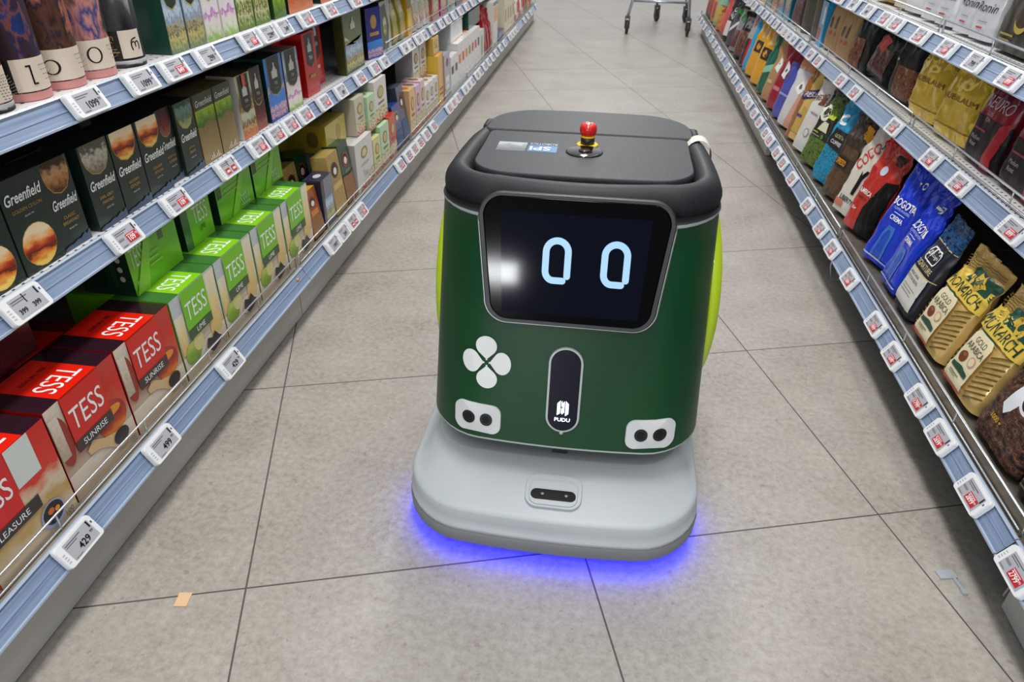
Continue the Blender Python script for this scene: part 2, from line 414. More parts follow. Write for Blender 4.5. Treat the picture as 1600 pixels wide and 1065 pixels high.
def bay(side, y0, y1, label, kick=True, wires=('B',), near_end=False, kx=None):
    sg = -1 if side == 'L' else 1
    root = empty('shelving_bay', (0, y0, 0)); tag(root, label, 'shelving', 'shelving bays along the aisle')
    ln = y1 - y0; e = 0.0015
    xb = 1.34 if side == 'L' else 1.26
    g = G(); g.box(sg * xb, sg * (xb + 0.03), e, ln - e, 0.0, 1.5, back_mat); g.build('back_panel', root)
    g = G(); g.box(sg * (xb - 0.035), sg * (xb - 0.001), e, 0.024, 0.0, 1.5, M((70, 71, 73), 0.5, 0.4)); g.build('upright', root)
    for k, zt in (('B', 0.156), ('M', 0.499), ('T', 0.738)):
        xl, zl = RAILS[side][k]; xt = xl + sg * 0.0225
        g = G(); th = 0.004 if k == 'B' else 0.028
        g.box(xt + sg * 0.0015, sg * (xb - 0.004), e, ln - e, zt - th, zt, M((150, 150, 152), 0.45), {'z+': board_mats['B' + side if k == 'B' else side], 'z-': M((96, 96, 98), 0.5)})
        g.build('shelf_board', root)
        g = G(); pr = rail_profile(sg, xl, zl)
        for i in range(len(pr) - 1):
            mt = rail_edge if i in (0, 1, 3, 4, 5, 7, 8) and i != 5 else rail_mat
            if i in (3, 4): mt = M((130, 149, 177), 0.28, 0, 0.3)
            a, b2 = pr[i], pr[i + 1]
            g.face([(a[0], e, a[1]), (a[0], ln - e, a[1]), (b2[0], ln - e, b2[1]), (b2[0], e, b2[1])], mt)
        bx = xl + sg * 0.027
        a = pr[0]; c = pr[-1]
        back = [(a[0] + sg * 0.004, a[1] - 0.002), (c[0] + sg * 0.0035, c[1] - 0.001)]
        g.face([(a[0], e, a[1]), (back[0][0], e, back[0][1]), (back[0][0], ln - e, back[0][1]), (a[0], ln - e, a[1])], rail_edge)
        g.face([(back[0][0], e, back[0][1]), (back[1][0], e, back[1][1]), (back[1][0], ln - e, back[1][1]), (back[0][0], ln - e, back[0][1])], rail_edge)
        g.face([(c[0], e, c[1]), (c[0], ln - e, c[1]), (back[1][0], ln - e, back[1][1]), (back[1][0], e, back[1][1])], rail_edge)
        for yy in (e, ln - e): g.face([(p[0], yy, p[1]) for p in pr] + [(back[1][0], yy, back[1][1]), (back[0][0], yy, back[0][1])], rail_edge)
        g.build('price_rail', root)
    # wire fences
    for k in wires:
        xl, zl = RAILS[side][k]; xt = xl + sg * 0.030; zb = {'B': 0.156, 'M': 0.499, 'T': 0.738}[k]
        g = G(); r = 0.0026 if side == 'R' else 0.0020
        hh = 0.034
        g.tube([(xt, 0.012, zb + 0.002), (xt, 0.012, zb + hh), (xt, ln - 0.012, zb + hh), (xt, ln - 0.012, zb + 0.002)], r, chrome, 6)
        g.tube([(xt, 0.02, zb + 0.006), (xt, ln - 0.02, zb + 0.006)], r * 0.8, chrome, 6)
        n = 4 if side == 'R' else 5
        for i in range(1, n): g.tube([(xt, ln * i / n, zb + 0.001), (xt, ln * i / n, zb + hh)], r * 0.8, chrome, 6)
        g.build('wire_fence', root)
    if kick:
        x0 = kx or (-0.82 if side == 'L' else 0.735)
        g = G(); g.box(min(x0, x0 + sg * 0.02), max(x0, x0 + sg * 0.02), 0.002, ln - 0.002, 0.004, 0.112 if side == 'L' else 0.116, kick_mat); g.build('kick_panel', root, bevel=0.001)
    # bottom chassis below the lowest board
    g = G(); g.box(min(sg * 0.88, sg * (xb - .04)), max(sg * 0.88, sg * (xb - .04)), 0.014, 0.034, 0.0, 0.150, M((118, 118, 114), 0.5)); g.build('foot_bracket', root)
    return root
Lj = [-0.75, 0.45, 1.648, 2.83, 4.04, 5.24, 6.44, 7.42]
nth = ['nearest', 'second', 'third', 'fourth', 'fifth', 'sixth', 'farthest']
for i in range(7):
    bay('L', Lj[i], Lj[i + 1], 'grey tea shelving bay with blue price rails on the left, %s along the aisle' % nth[i], wires=('B',) if i < 3 else ('B', 'M'))
Rj = [-0.3, 0.90, 2.10, 3.42, 4.62, 5.82, 7.02]
nr = ['nearest', 'second', 'third', 'fourth', 'fifth', 'farthest']
for i in range(6):
    rt = bay('R', Rj[i], Rj[i + 1], 'grey coffee shelving bay with chrome wires on the right, %s along the aisle' % nr[i], kick=(i not in (1, 2)), wires=('B', 'M', 'T'))
    if i == 1:   # exposed bracket foot and hanging wire clip seen where the kick panel is missing
        g = G(); c = M((186, 184, 176), 0.45)
        fy = 0.012
        outl = [(0.742, 0.012), (0.752, 0.0), (0.80, 0.0), (0.80, 0.112), (0.742, 0.112), (0.742, 0.07), (0.752, 0.066), (0.752, 0.045), (0.745, 0.04)]
        g.face([(x, fy, z) for x, z in outl], c); g.face([(x, fy + 0.004, z) for x, z in reversed(outl)], c)
        for q in range(len(outl)):
            a, b2 = outl[q], outl[(q + 1) % len(outl)]; g.face([(a[0], fy, a[1]), (b2[0], fy, b2[1]), (b2[0], fy + 0.004, b2[1]), (a[0], fy + 0.004, a[1])], c)
        g.box(0.80, 0.875, fy, fy + 0.03, 0, 0.112, c)
        g.box(0.752, 0.772, fy - 0.001, fy + 0.005, 0.028, 0.056, BLACK); g.box(0.765, 0.785, fy - 0.001, fy + 0.005, 0.052, 0.085, BLACK)
        g.build('bracket_foot', rt)
    if i == 2:
        g = G(); y = 0.03
        g.tube([(0.72, y, 0.115), (0.725, y, 0.05), (0.735, y, 0.008), (0.76, y, 0.004), (0.765, y + .0, 0.04), (0.768, y + .02, 0.113)], 0.0025, chrome, 6)
        g.tube([(0.735, y + .02, 0.113), (0.745, y + .02, 0.05), (0.76, y + .02, 0.01), (0.78, y + .02, 0.004), (0.79, y + .02, 0.113)], 0.0025, chrome, 6)
        g.build('wire_clip', rt)

# small litter on the floor
g = G(); c = M((214, 180, 138), 0.7)
g.box(-0.011, 0.011, -0.014, 0.014, 0.0004, 0.0012, c)
o = g.build('tape_scrap', loc=(-0.651, 0.703, 0), rot=(0, 0, math.radians(8))); tag(o, 'small tan scrap of masking tape stuck on the floor tiles, left foreground', 'tape')
g = G(); c = M((176, 184, 190), 0.35, 0.2)
g.box(-0.016, 0.016, -0.009, 0.009, 0.0004, 0.003, c); g.box(0.006, 0.011, -0.036, -0.009, 0.0004, 0.004, c); g.box(0.004, 0.013, -0.044, -0.034, 0.0004, 0.005, c)
o = g.build('metal_clip', loc=(0.668, 0.957, 0), rot=(0, 0, math.radians(12))); tag(o, 'small flat silver clip lying on the floor near the right shelf', 'clip')
g = G(); g.lathe([(0.0005, 0.0004), (0.009, 0.0006), (0.009, 0.0012), (0.0005, 0.0014)], (0, 0, 0), M((240, 150, 60), 0.5), 12)
o = g.build('price_sticker', loc=(-0.7935, 1.60, 0.1435), rot=(0, math.radians(60), 0)); o.scale = (0.5, 0.6, 1); tag(o, 'tiny orange sticker scrap on the lower left price rail at the joint', 'sticker')

# ------------------------------------------------------------------ robot
RX, RY = -0.040, 1.19
rob = empty('cleaning_robot', (RX, RY, 0)); tag(rob, 'green and grey floor cleaning robot with a screen face in the middle of the aisle', 'robot')
GREEN = noisy('robot_green_vinyl', (9, 60, 31), (11, 66, 34), 9, 0.4)
GREEN.node_tree.nodes['Principled BSDF'].inputs['Specular IOR Level'].default_value = .35
DARK = noisy('dark_plastic', (30, 32, 35), (36, 38, 41), 240, 0.5, bump=0.15)
DARK2 = M((40, 42, 45), 0.42)
LGREY = noisy('light_grey_plastic', (170, 177, 182), (182, 188, 192), 4, 0.42)
MGREY = M((118, 122, 120), 0.5); SILVER = M((178, 184, 186), 0.32, 0.15)
LIME = M((186, 214, 32), 0.35, 0, 0.3)

def rr(hw, yf, yb, rf, rb, z, bow=0.0, bowb=0.0, n=8, hwb=None):
    """rounded rectangle loop, front at -y (yf), back +y (yb)"""
    hwb = hwb or hw; pts = []
    def corner(cx, cy, r, a0):
        for i in range(n + 1):
            a = a0 + math.pi / 2 * i / n; pts.append([cx + r * math.cos(a), cy + r * math.sin(a)])
    corner(-hw + rf, yf + rf, rf, math.pi)
    for i in range(1, 10): pts.append([(-hw + rf) + (2 * hw - 2 * rf) * i / 10, yf])
    corner(hw - rf, yf + rf, rf, -math.pi / 2)
    for i in range(1, 6): pts.append([hw + (hwb - hw) * i / 6, (yf + rf) + (yb - rb - yf - rf) * i / 6])
    corner(hwb - rb, yb - rb, rb, 0)
    for i in range(1, 10): pts.append([(hwb - rb) - (2 * hwb - 2 * rb) * i / 10, yb])
    corner(-hwb + rb, yb - rb, rb, math.pi / 2)
    for i in range(1, 6): pts.append([-hwb + (hwb - hw) * i / 6, (yb - rb) - (yb - rb - yf - rf) * i / 6])
    out = []
    for x, y in pts:
        t = max(0, 1 - (x / hw) ** 2)
        if y < (yf + yb) / 2: y -= bow * t * max(0, 1 - (y - yf) / (rf + 0.02))
        else: y += bowb * t * max(0, 1 - (yb - y) / (rb + 0.02))
        out.append((x, y, z))
    return out
# base
g = G()
g.loft([rr(.247, -.282, .27, .10, .08, .030, .020), rr(.267, -.300, .285, .11, .09, .030, .022), rr(.271, -.304, .287, .11, .09, .036, .022), rr(.272, -.305, .288, .11, .09, .060, .022), rr(.269, -.303, .286, .11, .09, .063, .022)], MGREY)
g.build('bumper', rob, loc=(-.010, 0, 0))
g = G()
g.loft([rr(.2695, -.304, .286, .11, .09, .0635, .022), rr(.2705, -.3045, .2865, .11, .09, .072, .022), rr(.2685, -.3025, .285, .11, .09, .074, .022), rr(.2678, -.301, .2845, .11, .09, .090, .022), rr(.2672, -.300, .284, .11, .09, .1065, .022), rr(.2660, -.2985, .283, .11, .09, .1100, .022), rr(.2635, -.2955, .282, .11, .09, .1128, .022), rr(.2600, -.291, .28, .11, .09, .1145, .022), rr(.2540, -.282, .278, .108, .09, .1165, .022),
        rr(.245, -.255, .272, .10, .09, .126, .020), rr(.236, -.22, .265, .09, .08, .138, .016), rr(.228, -.19, .255, .08, .07, .150, .010)], LGREY)
g.build('base_housing', rob, loc=(-.010, 0, 0))
# dark gap between base and body, foot wheels, glow
g = G(); g.loft([rr(.205, -.165, .24, .07, .07, .138), rr(.205, -.165, .24, .07, .07, .199)], BLACK); g.build('underbody', rob)
g = G(); g.box(-.014, .014, -.196, -.165, .160, .199, BLACK); g.box(-.009, .009, -.1975, -.196, .170, .176, M((170, 110, 60), .4, .4)); g.build('charging_contact', rob)
for sx in (-.17, .17):
    g = G(); g.lathe([(0.0, -.018), (.05, -.018), (.055, -.012), (.055, .012), (.05, .018), (0.0, .018)], (sx, .02, .056), BLACK, 24, 'x'); g.build('drive_wheel', rob)
g = G()
glow = M((8, 14, 255), .4, emit=26.0)
a = rr(.245, -.280, .262, .10, .08, .026, .020); b2 = rr(.2565, -.290, .268, .10, .08, .026, .021)
half = [i for i in range(len(a)) if a[i][1] < -.06]
for i in range(len(a)):
    j = (i + 1) % len(a)
    if a[i][1] < -.06 and a[j][1] < -.06:
        g.face([a[i], a[j], b2[j], b2[i]], glow); g.face([b2[i], b2[j], (b2[j][0], b2[j][1], .0299), (b2[i][0], b2[i][1], .0299)], glow)
g.build('underglow_light', rob, loc=(-.010, 0, 0))
# front sensor in the base
def on_front(y0, z0, sl):   # local plane on a front that leans back: y = y0 + (z-z0)*sl
    return lambda x, z: y0 + (z - z0) * sl
def stadium(cx, cz, hw, hz, r, n=8):
    pts = []
    for (sx, sz, a0) in ((1, 1, 0), (-1, 1, 90), (-1, -1, 180), (1, -1, 270)):
        for i in range(n + 1):
            a = math.radians(a0 + 90 * i / n); pts.append((cx + sx * (hw - r) + r * math.cos(a), cz + sz * (hz - r) + r * math.sin(a)))
    return pts
def plate(g, outline, surf, t0, t1, mat, top=None, ring=0.0, ringmat=None):
    """outline in (x,z); surf(x,z)->Vector point + normal; raised plate between offsets t0..t1"""
    P = lambda p, o: surf(p[0], p[1], o)
    n = len(outline); c = (sum(p[0] for p in outline) / n, sum(p[1] for p in outline) / n)
    def sh(k): return [(c[0] + (p[0] - c[0]) * k, c[1] + (p[1] - c[1]) * k) for p in outline]
    g.loft([[P(p, t0) for p in outline], [P(p, t1 - (t1 - t0) * .3) for p in outline], [P(p, t1) for p in sh(0.985)]], mat, cap0=True, cap1=False)
    # cap as rings so it follows curved surfaces
    prev = sh(0.985)
    for k in (0.8, 0.6, 0.4, 0.2):
        cur = sh(k)
        for i in range(n):
            j = (i + 1) % n; g.face([P(prev[i], t1), P(prev[j], t1), P(cur[j], t1), P(cur[i], t1)], top or mat)
        prev = cur
    g.face([P(p, t1) for p in prev], top or mat)
# deck surface for base sensor: deck slopes from (-.325,.117) to (-.24,.13)
def deck(x, z, o, lift=.010):   # z used as distance along slope upwards from the shoulder
    s = z + lift; y = -.306 + s * 0.95; zz = .1165 + s * .26
    return Vector((x, y - o * .3, zz + o * .95))
g = G(); plate(g, stadium(-.003, .032, .050, .034, .022), deck, -.002, .006, LGREY)
plate(g, stadium(-.003, .026, .043, .024, .016), deck, .004, .0085, LGREY); hs = g.build('sensor_housing', rob)
g = G(); plate(g, stadium(-.003, .022, .040, .010, .0099), deck, .006, .0105, M((9, 9, 11), .35, spec=.12))
g.lathe([(0.0, 0), (.003, 0), (.003, .0008), (0, .001)], tuple(deck(-.022, .022, .0105)), M((150, 155, 160), .2), 10)
g.lathe([(0.0, 0), (.003, 0), (.003, .0008), (0, .001)], tuple(deck(.020, .022, .0105)), M((150, 155, 160), .2), 10)
g.build('sensor_window', hs)
# body shell
ZB, ZT = .198, .600
def yfr(z): return -.218 + (z - .198) * .185
BOW = .020
RF = .10
def hwz(z): return .2450 - .0150 * (z - ZB) / .40
g = G(); loops = []
loops.append(rr(.226, yfr(ZB) + .012, .268, .092, .07, ZB, BOW)); loops.append(rr(.236, yfr(ZB) + .003, .276, .098, .07, ZB + .003, BOW))
mats = [SILVER]
zs = [ZB + .007] + [ZB + .01 + (ZT - ZB - .016) * i / 10 for i in range(11)]
for z in zs: loops.append(rr(hwz(z), yfr(z), .278, RF, .07, z, BOW)); mats.append(GREEN)
loops.append(rr(hwz(ZT) + .002, yfr(ZT) - .002, .280, RF, .07, ZT - .004, BOW)); mats.append(SILVER)
loops.append(rr(hwz(ZT) + .002, yfr(ZT) - .002, .280, RF, .07, ZT, BOW)); mats[2] = SILVER
# rear quarters of the shell are dark, front wrap is green
nl = len(loops[0])
n0 = len(g.v)
for l in loops: g.v += l
for j in range(len(loops) - 1):
    for i in range(nl):
        k = (i + 1) % nl; mt = mats[j] if j < len(mats) else SILVER
        if mt is GREEN and loops[j][i][1] > -.075: mt = M((44, 48, 50), .4)
        a = n0 + j * nl + i; b3 = n0 + j * nl + k
        g.f.append((a, b3, b3 + nl, a + nl)); g.m.append(g.mi(mt)); g.uv.append(None); g.sm.append(True)
g.face(list(reversed(loops[0])), BLACK); g.face(loops[-1], BLACK)
g.build('body_shell', rob)
def front(x, z, o):
    """point on the slightly bowed, leaning front, pushed out by o"""
    hw = hwz(z); r = RF; yf = yfr(z)
    ax = abs(x); t = max(0, 1 - (x / hw) ** 2)
    def yv(x):
        ax = abs(x); t = max(0, 1 - (x / hw) ** 2)
        if ax <= hw - r: y = yf
        else:
            q = min(ax - (hw - r), r * .999); y = yf + r - math.sqrt(r * r - q * q)
        return y - BOW * t * max(0, 1 - (y - yf) / (r + .02))
    y = yv(x); d = (yv(x + .002) - yv(x - .002)) / .004
    n = Vector((d, -1, .185)).normalized()
    return Vector((x, y, z)) + n * o
# clover emblem: four drop petals
g = G()
for k, ang in enumerate((92, 2, 182, 272)):
    pts = []
    ca = math.radians(ang)
    L_, rp = .0205, .0125
    base = []
    for i in range(25):
        a = math.radians(-135 + 270 * i / 24); base.append((L_ + rp * 1.02 * math.cos(a) * .95, rp * 1.12 * math.sin(a)))
    base.append((.0030, -.0012)); base.append((.0030, .0012))
    pts = [(-.133 + 1.3 * (x * math.cos(ca) - y * math.sin(ca)), .3510 + 1.45 * ( x * math.sin(ca) + y * math.cos(ca))) for x, y in base]
    c = (-.133 + .0234 * math.cos(ca), .3510 + .0261 * math.sin(ca))
    for i in range(len(pts)):
        j = (i + 1) % len(pts); g.face([front(*pts[i], .0018), front(*pts[j], .0018), front(*c, .0024)], M((226, 230, 230), .4), smooth=False)
g.build('clover_emblem', rob)
# status strip
g = G(); plate(g, stadium(0.002, .3165, .0290, .0780, .0289, 10), front, -.002, .0040, SILVER)
st = g.build('status_panel', rob)
g = G(); plate(g, stadium(0.002, .3165, .0252, .0742, .0251, 10), front, .001, .0052, M((16, 19, 34), .2, spec=.25)); g.build('status_window', st)
g = G(); em = M((222, 232, 255), .4, emit=2.6); emb = M((60, 90, 255), .4, emit=2.0)
def fa(x, y, o): return front(.002 + x - .0135, .2600 + y, .0056 + o)
bars = [('p', [(.14, .30), (.34, .40), (.34, 1.0), (.14, .86)], em), ('p', [(.40, .42), (.47, .36), (.60, .46), (.60, .98), (.47, .88), (.47, .62), (.40, .66)], em), ('p', [(.66, .30), (.86, .40), (.86, .86), (.66, 1.0)], em), ('p', [(.40, .72), (.45, .74), (.45, 1.0), (.40, .96)], em)]
put_art(g, bars + [('t', 'PUDU', .5, .12, .17, em, {'fit': .98, 'bold': True})], .027, .040, fa)
g.build('lit_logo', st)
g = G(); p = front(.002, .2380, .002); g.lathe([(0, -.001), (.0035, -.001), (.0035, .002), (.0015, .0022), (0, .0022)], tuple(p), SILVER, 12, 'y'); g.build('indicator_light', st)
# stereo cameras
for cx, cz in ((-.146, .2450), (.153, .2440)):
    g = G(); plate(g, stadium(cx, cz, .0415, .0270, .016), front, -.002, .0042, M((206, 210, 212), .4)); cm = g.build('stereo_camera', rob)
    for dx in (-.0155, .0155):
        g = G(); plate(g, stadium(cx + dx, cz, .0112, .0118, .0111, 6), front, .001, .0052, M((24, 24, 26), .3)); plate(g, stadium(cx + dx, cz, .0065, .0065, .0064, 6), front, .0020, .0060, M((6, 6, 8), .12)); g.build('lens', cm)
g = G(); sf = lambda x, z, o: Vector((hwz(z) + .0 + o, x, z)); plate(g, stadium(-.035, .235, .032, .022, .013), sf, -.002, .0018, M((206, 210, 212), .4)); cm = g.build('stereo_camera', rob)
for dx in (-.013, .013):
    g = G(); plate(g, stadium(-.035 + dx, .235, .009, .009, .0089, 6), sf, .001, .0026, M((18, 18, 20), .2)); g.build('lens', cm)
# screen assembly
S0 = Vector((.008, -.2170, .3480)); SU = Vector((0, .150, .989)).normalized(); SX = Vector((1, 0, 0)); SN = SX.cross(SU).normalized()
SZ0, SZ1 = .395, .608
def scr(x, z, o):
    y = -.2205 + (z - .40) * .25
    return Vector((.001 + x, y - o * .97, z + o * .2425))
def trap(w0, w1, z0, z1, r, n=10):
    pts = []
    cs = [(w1, z1, 0), (-w1, z1, 90), (-w0, z0, 180), (w0, z0, 270)]
    for cx, cz, a0 in cs:
        ccx = cx - math.copysign(r, cx); ccz = cz - r if a0 < 180 else cz + r
        for i in range(n + 1):
            a = math.radians(a0 + 90 * i / n); pts.append((ccx + r * math.cos(a), ccz + r * math.sin(a)))
    return pts
g = G()
plate(g, trap(.1405, .1545, .4350, .6320, .038), scr, -.022, -.003, SILVER)
fr = g.build('screen_housing', rob)
g = G(); plate(g, trap(.1370, .1520, .4385, .6400, .037), scr, -.010, .005, M((38, 41, 44), .45)); g.build('screen_bezel', fr)
g = G()
plate(g, trap(.1285, .1440, .4455, .6345, .030), scr, .003, .0062, M((2, 3, 4), .09, spec=.07)); disp = g.build('screen', rob)
g = G()
dm = M((3, 5, 14), .08, 0, .8, emit=.0); dm2 = bpy.data.materials.new('display_glow'); nt, N, L, b = nodes_of(dm2)
b.inputs['Base Color'].default_value = (.001, .0012, .003, 1); b.inputs['Roughness'].default_value = .07; b.inputs['Emission Color'].default_value = (.10, .16, .6, 1); b.inputs['Emission Strength'].default_value = .010
b.inputs['Specular IOR Level'].default_value = .07
g.face([scr(-.108, .458, .0064), scr(.108, .458, .0064), scr(.116, .612, .0064), scr(-.116, .612, .0064)], dm2)
g.build('display_area', disp)
eye = M((168, 212, 255), .4, emit=1.0)
def eyepath(cx, cz):
    hw, r = .0172, .0172; zt, zb = .0290, -.0280; pts = []
    pts.append((hw, zb + .0035)); pts.append((hw, zt - r))
    for i in range(1, 16): a = math.pi * i / 16; pts.append((hw * math.cos(a), zt - r + r * math.sin(a)))
    pts.append((-hw, zt - r)); pts.append((-hw, zb + .011))
    for i in range(1, 9): a = math.pi + math.pi / 2 * i / 8; pts.append((-hw + .013 + .013 * math.cos(a), zb + .011 + .015 * math.sin(a)))
    pts.append((hw * .62, zb - .004))
    return [(cx + x, cz + z) for x, z in pts]
for cx in (-.0250, .0660):
    g = G(); pth = eyepath(cx, .5440); w = .0052
    L1, R1 = [], []
    for i, p in enumerate(pth):
        a = pth[max(i - 1, 0)]; c = pth[min(i + 1, len(pth) - 1)]; dx, dz = c[0] - a[0], c[1] - a[1]; l = math.hypot(dx, dz); nx, nz = -dz / l, dx / l
        L1.append((p[0] + nx * w, p[1] + nz * w)); R1.append((p[0] - nx * w, p[1] - nz * w))
    o2 = .0070
    for i in range(len(pth) - 1): g.face([scr(*L1[i], o2), scr(*R1[i], o2), scr(*R1[i + 1], o2), scr(*L1[i + 1], o2)], eye)
    for p in (pth[0], pth[-1]): g.face([scr(p[0] + w * math.cos(a * math.pi / 8), p[1] + w * math.sin(a * math.pi / 8), o2 + .0001) for a in range(16)], eye)
    g.build('eye', disp)
# top: handle ring, tray, lids
g = G(); g.loft([rr(.226, -.112, .30, .085, .10, .600, BOW), rr(.218, -.105, .30, .075, .10, .612, BOW)], M((24, 25, 27), .5)); g.build('top_tray', rob)
g = G(); path = []; rad = []
hx = .2085
def addp(x, y, z, ra, rb): path.append((x, y, z)); rad.append((ra, rb))
seq = []
yb0 = .262; yf0 = -.098
for i in range(8): t = i / 7; seq.append((-hx + .022 * (1 - t) ** 2, yb0 - t * (yb0 - (yf0 + .075)), .0245))
for i in range(1, 10): a = math.pi + math.pi / 2 * i / 10; seq.append((-hx + .075 + .075 * math.cos(a), yf0 + .075 + .075 * math.sin(a), .0255))
for i in range(0, 13): seq.append((-hx + .075 + (2 * hx - .15) * i / 12, yf0 - BOW * .8 * (1 - (2 * i / 12 - 1) ** 2), .0265))
for i in range(1, 10): a = -math.pi / 2 + math.pi / 2 * i / 10; seq.append((hx - .075 + .075 * math.cos(a), yf0 + .075 + .075 * math.sin(a), .0255))
for i in range(8): t = i / 7; seq.append((hx - .022 * t ** 2, (yf0 + .075) + t * (yb0 - (yf0 + .075)), .0245))
for i, (x, y, ra) in enumerate(seq):
    e = min(i, len(seq) - 1 - i); k = 1.0 if e > 2 else (.55, .8, .93)[e]
    path.append((x, y, .610)); rad.append((ra * k, .033 * k))
g.tube(path, rad, DARK, 20); hd = g.build('handle', rob)
for sx in (-1, 1):
    g = G(); g.box(sx * .2 - .016, sx * .2 + .016, .235, .285, .58, .632, DARK2); g.build('handle_mount', rob, bevel=.008)
g = G(); pts = []
for i in range(24): a = 2 * math.pi * i / 24; pts.append((hx - .0035 + .0285 * math.cos(a), .165, .610 + .0365 * math.sin(a)))
for j in range(24):
    a, b2 = pts[j], pts[(j + 1) % 24]; sl = lambda p, s: (p[0], p[1] + s * .018 + (p[0] - hx) * .35, p[2])
    g.face([sl(a, -1), sl(b2, -1), sl(b2, 1), sl(a, 1)], M((214, 210, 196), .7), smooth=True)
g.build('fabric_strap', hd)
LIDM = noisy('lid_plastic', (46, 48, 52), (54, 56, 60), 260, 0.5, bump=0.2)
for m_ in (LIDM, DARK): m_.node_tree.nodes['Principled BSDF'].inputs['Specular IOR Level'].default_value = .32
g = G(); zt = .641
g.loft([rr(.181, -.062, .1625, .055, .012, .60), rr(.1855, -.0685, .1645, .060, .012, .632, .010), rr(.1855, -.0685, .1645, .060, .012, zt - .002, .010), rr(.1838, -.0668, .1635, .059, .010, zt, .010)], LIDM)
g.build('tank_lid', rob)
g = G(); g.loft([rr(.196, .168, .312, .01, .09, .60, 0, .012), rr(.200, .168, .316, .01, .09, zt - .002, 0, .014), rr(.195, .170, .312, .01, .088, zt + .002, 0, .014)], LIDM); g.build('rear_lid', rob)
# lens disc and emergency stop
g = G(); g.lathe([(0, 0), (.033, 0), (.033, .0025), (.030, .004), (0, .004)], (-.001, .055, zt - .001), M((12, 12, 14), .08, 0, .8), 32); dc = g.build('glass_disc', rob)
g = G(); g.lathe([(0, 0), (.010, 0), (.010, .002), (.006, .003), (0, .0025)], (-.001, .052, zt + .003), M((60, 60, 62), .2, .5), 20); g.build('lens', dc)
g = G(); yst = .098; g.lathe([(0, 0), (.0195, 0), (.0195, .003), (.018, .004), (0, .004)], (.002, yst, zt - .001), M((236, 204, 30), .4), 28); es = g.build('emergency_stop', rob)
g = G(); g.lathe([(0, 0), (.0125, 0), (.0125, .012), (0, .012)], (.002, yst, zt + .003), M((32, 30, 30), .4), 24); g.lathe([(0, 0), (.013, 0), (.013, .003), (0, .003)], (.002, yst, zt + .015), M((236, 204, 30), .4), 24); g.build('collar', es)
g = G(); g.lathe([(0, 0), (.0125, 0), (.0145, .003), (.0155, .008), (.0155, .013), (.0145, .018), (.011, .021), (.005, .0222), (0, .0224)], (.002, yst, zt + .018), M((206, 32, 22), .18, 0, .6), 28)
for k in range(3):
    a = k * 2.09; g.box(.002 + .006 * math.cos(a) - .002, .002 + .006 * math.cos(a) + .002, yst + .006 * math.sin(a) - .001, yst + .006 * math.sin(a) + .001, zt + .0396, zt + .0404, M((235, 225, 220), .5))
g.build('red_button', es)
# stickers on the lid
g = G(); mp2 = lambda x0, y0: (lambda a, b, o: (x0 + a, y0 + b, zt + o))
put_art(g, [('r', 0, 0, 1, 1, PIC('silver_sticker', [(0.2, (108, 112, 118)), (0.6, (140, 144, 150)), (0.8, (176, 180, 184))], (3, 2), .4, .25))], .052, .052, mp2(-.158, .040))
tag(g.build('silver_sticker', rob), 'blank silver sticker')
g = G()
put_art(g, [('r', .0, .0, 1, 1, M((44, 112, 170), .3)), ('t', 'SPI', .42, .52, .62, M((224, 232, 240), .4), {'rot': 180, 'fit': .72, 'bold': True})], .052, .036, mp2(-.102, .042))
put_art(g, [('t', 'ROBOTICS', .5, .5, .8, M((150, 170, 190), .4), {'rot': 180, 'fit': .95, 'bold': True})], .052, .015, mp2(-.102, .080))
tag(g.build('maker_sticker', rob), 'blue and white maker sticker')
# side fins
for sx in (-1, 1):
    g = G(); NL = 22
    loops = []
    for i in range(NL + 1):
        t = i / NL; z = .24 + .345 * t; bul = math.sin(math.pi * min(t * 1.0, 1)) ** .6
        x = hwz(z) - .002 + (.014 if sx < 0 else .021) * bul; yw = .010 + .065 * (bul ** .7); yc = .0
        loops.append([(sx * (x - .02), yc - yw - .012, z), (sx * x, yc - yw, z), (sx * (x + .004 * bul), yc, z), (sx * x, yc + yw, z), (sx * (x - .02), yc + yw + .012, z)])
    g.loft(loops, LIME); g.build('side_panel', rob)

# ------------------------------------------------------------------ shopping cart at the far end
cart = empty('shopping_cart', (0.35, 7.15, 0), math.radians(-3)); tag(cart, 'metal shopping cart on black castors standing at the far end of the aisle', 'cart')
STEEL = M((176, 182, 192), .3, .7); RUB = M((44, 42, 40), .6)
for (x, y, yaw) in ((-.262, -.33, 8), (.262, -.33, 6), (-.02, .50, 24), (.255, .50, 24)):
    cr = math.radians(yaw)
    g = G(); g.lathe([(0, -.012), (.045, -.012), (.056, -.008), (.056, .008), (.045, .012), (0, .012)], (0, 0, .056), RUB, 20, 'x')
    o = g.build('wheel', cart); o.location = (x, y, 0); o.rotation_euler = (0, 0, cr)
    g = G(); g.box(-.021, -.014, -.022, .022, .045, .135, M((70, 66, 62), .5, .3)); g.box(.014, .021, -.022, .022, .045, .135, M((70, 66, 62), .5, .3)); g.box(-.021, .021, -.024, .024, .125, .145, M((90, 90, 92), .4, .5))
    o = g.build('castor_fork', cart); o.location = (x, y, 0); o.rotation_euler = (0, 0, cr)
g = G()
g.tube([(-.262, -.33, .14), (-.235, -.31, .26), (-.20, -.25, .95), (-.20, -.33, 1.02)], .013, STEEL, 10); g.tube([(.262, -.33, .14), (.25, -.31, .26), (.22, -.25, .95), (.22, -.33, 1.02)], .013, STEEL, 10)
g.tube([(-.02, .50, .14), (-.05, .49, .22), (-.10, .3, .24), (-.235, -.31, .26)], .012, STEEL, 10); g.tube([(.255, .50, .14), (.24, .49, .22), (.245, .1, .24), (.25, -.31, .26)], .012, STEEL, 10)
g.tube([(-.235, -.28, .26), (.25, -.28, .26)], .010, STEEL, 8); g.tube([(-.09, .40, .24), (.24, .40, .24)], .010, STEEL, 8)
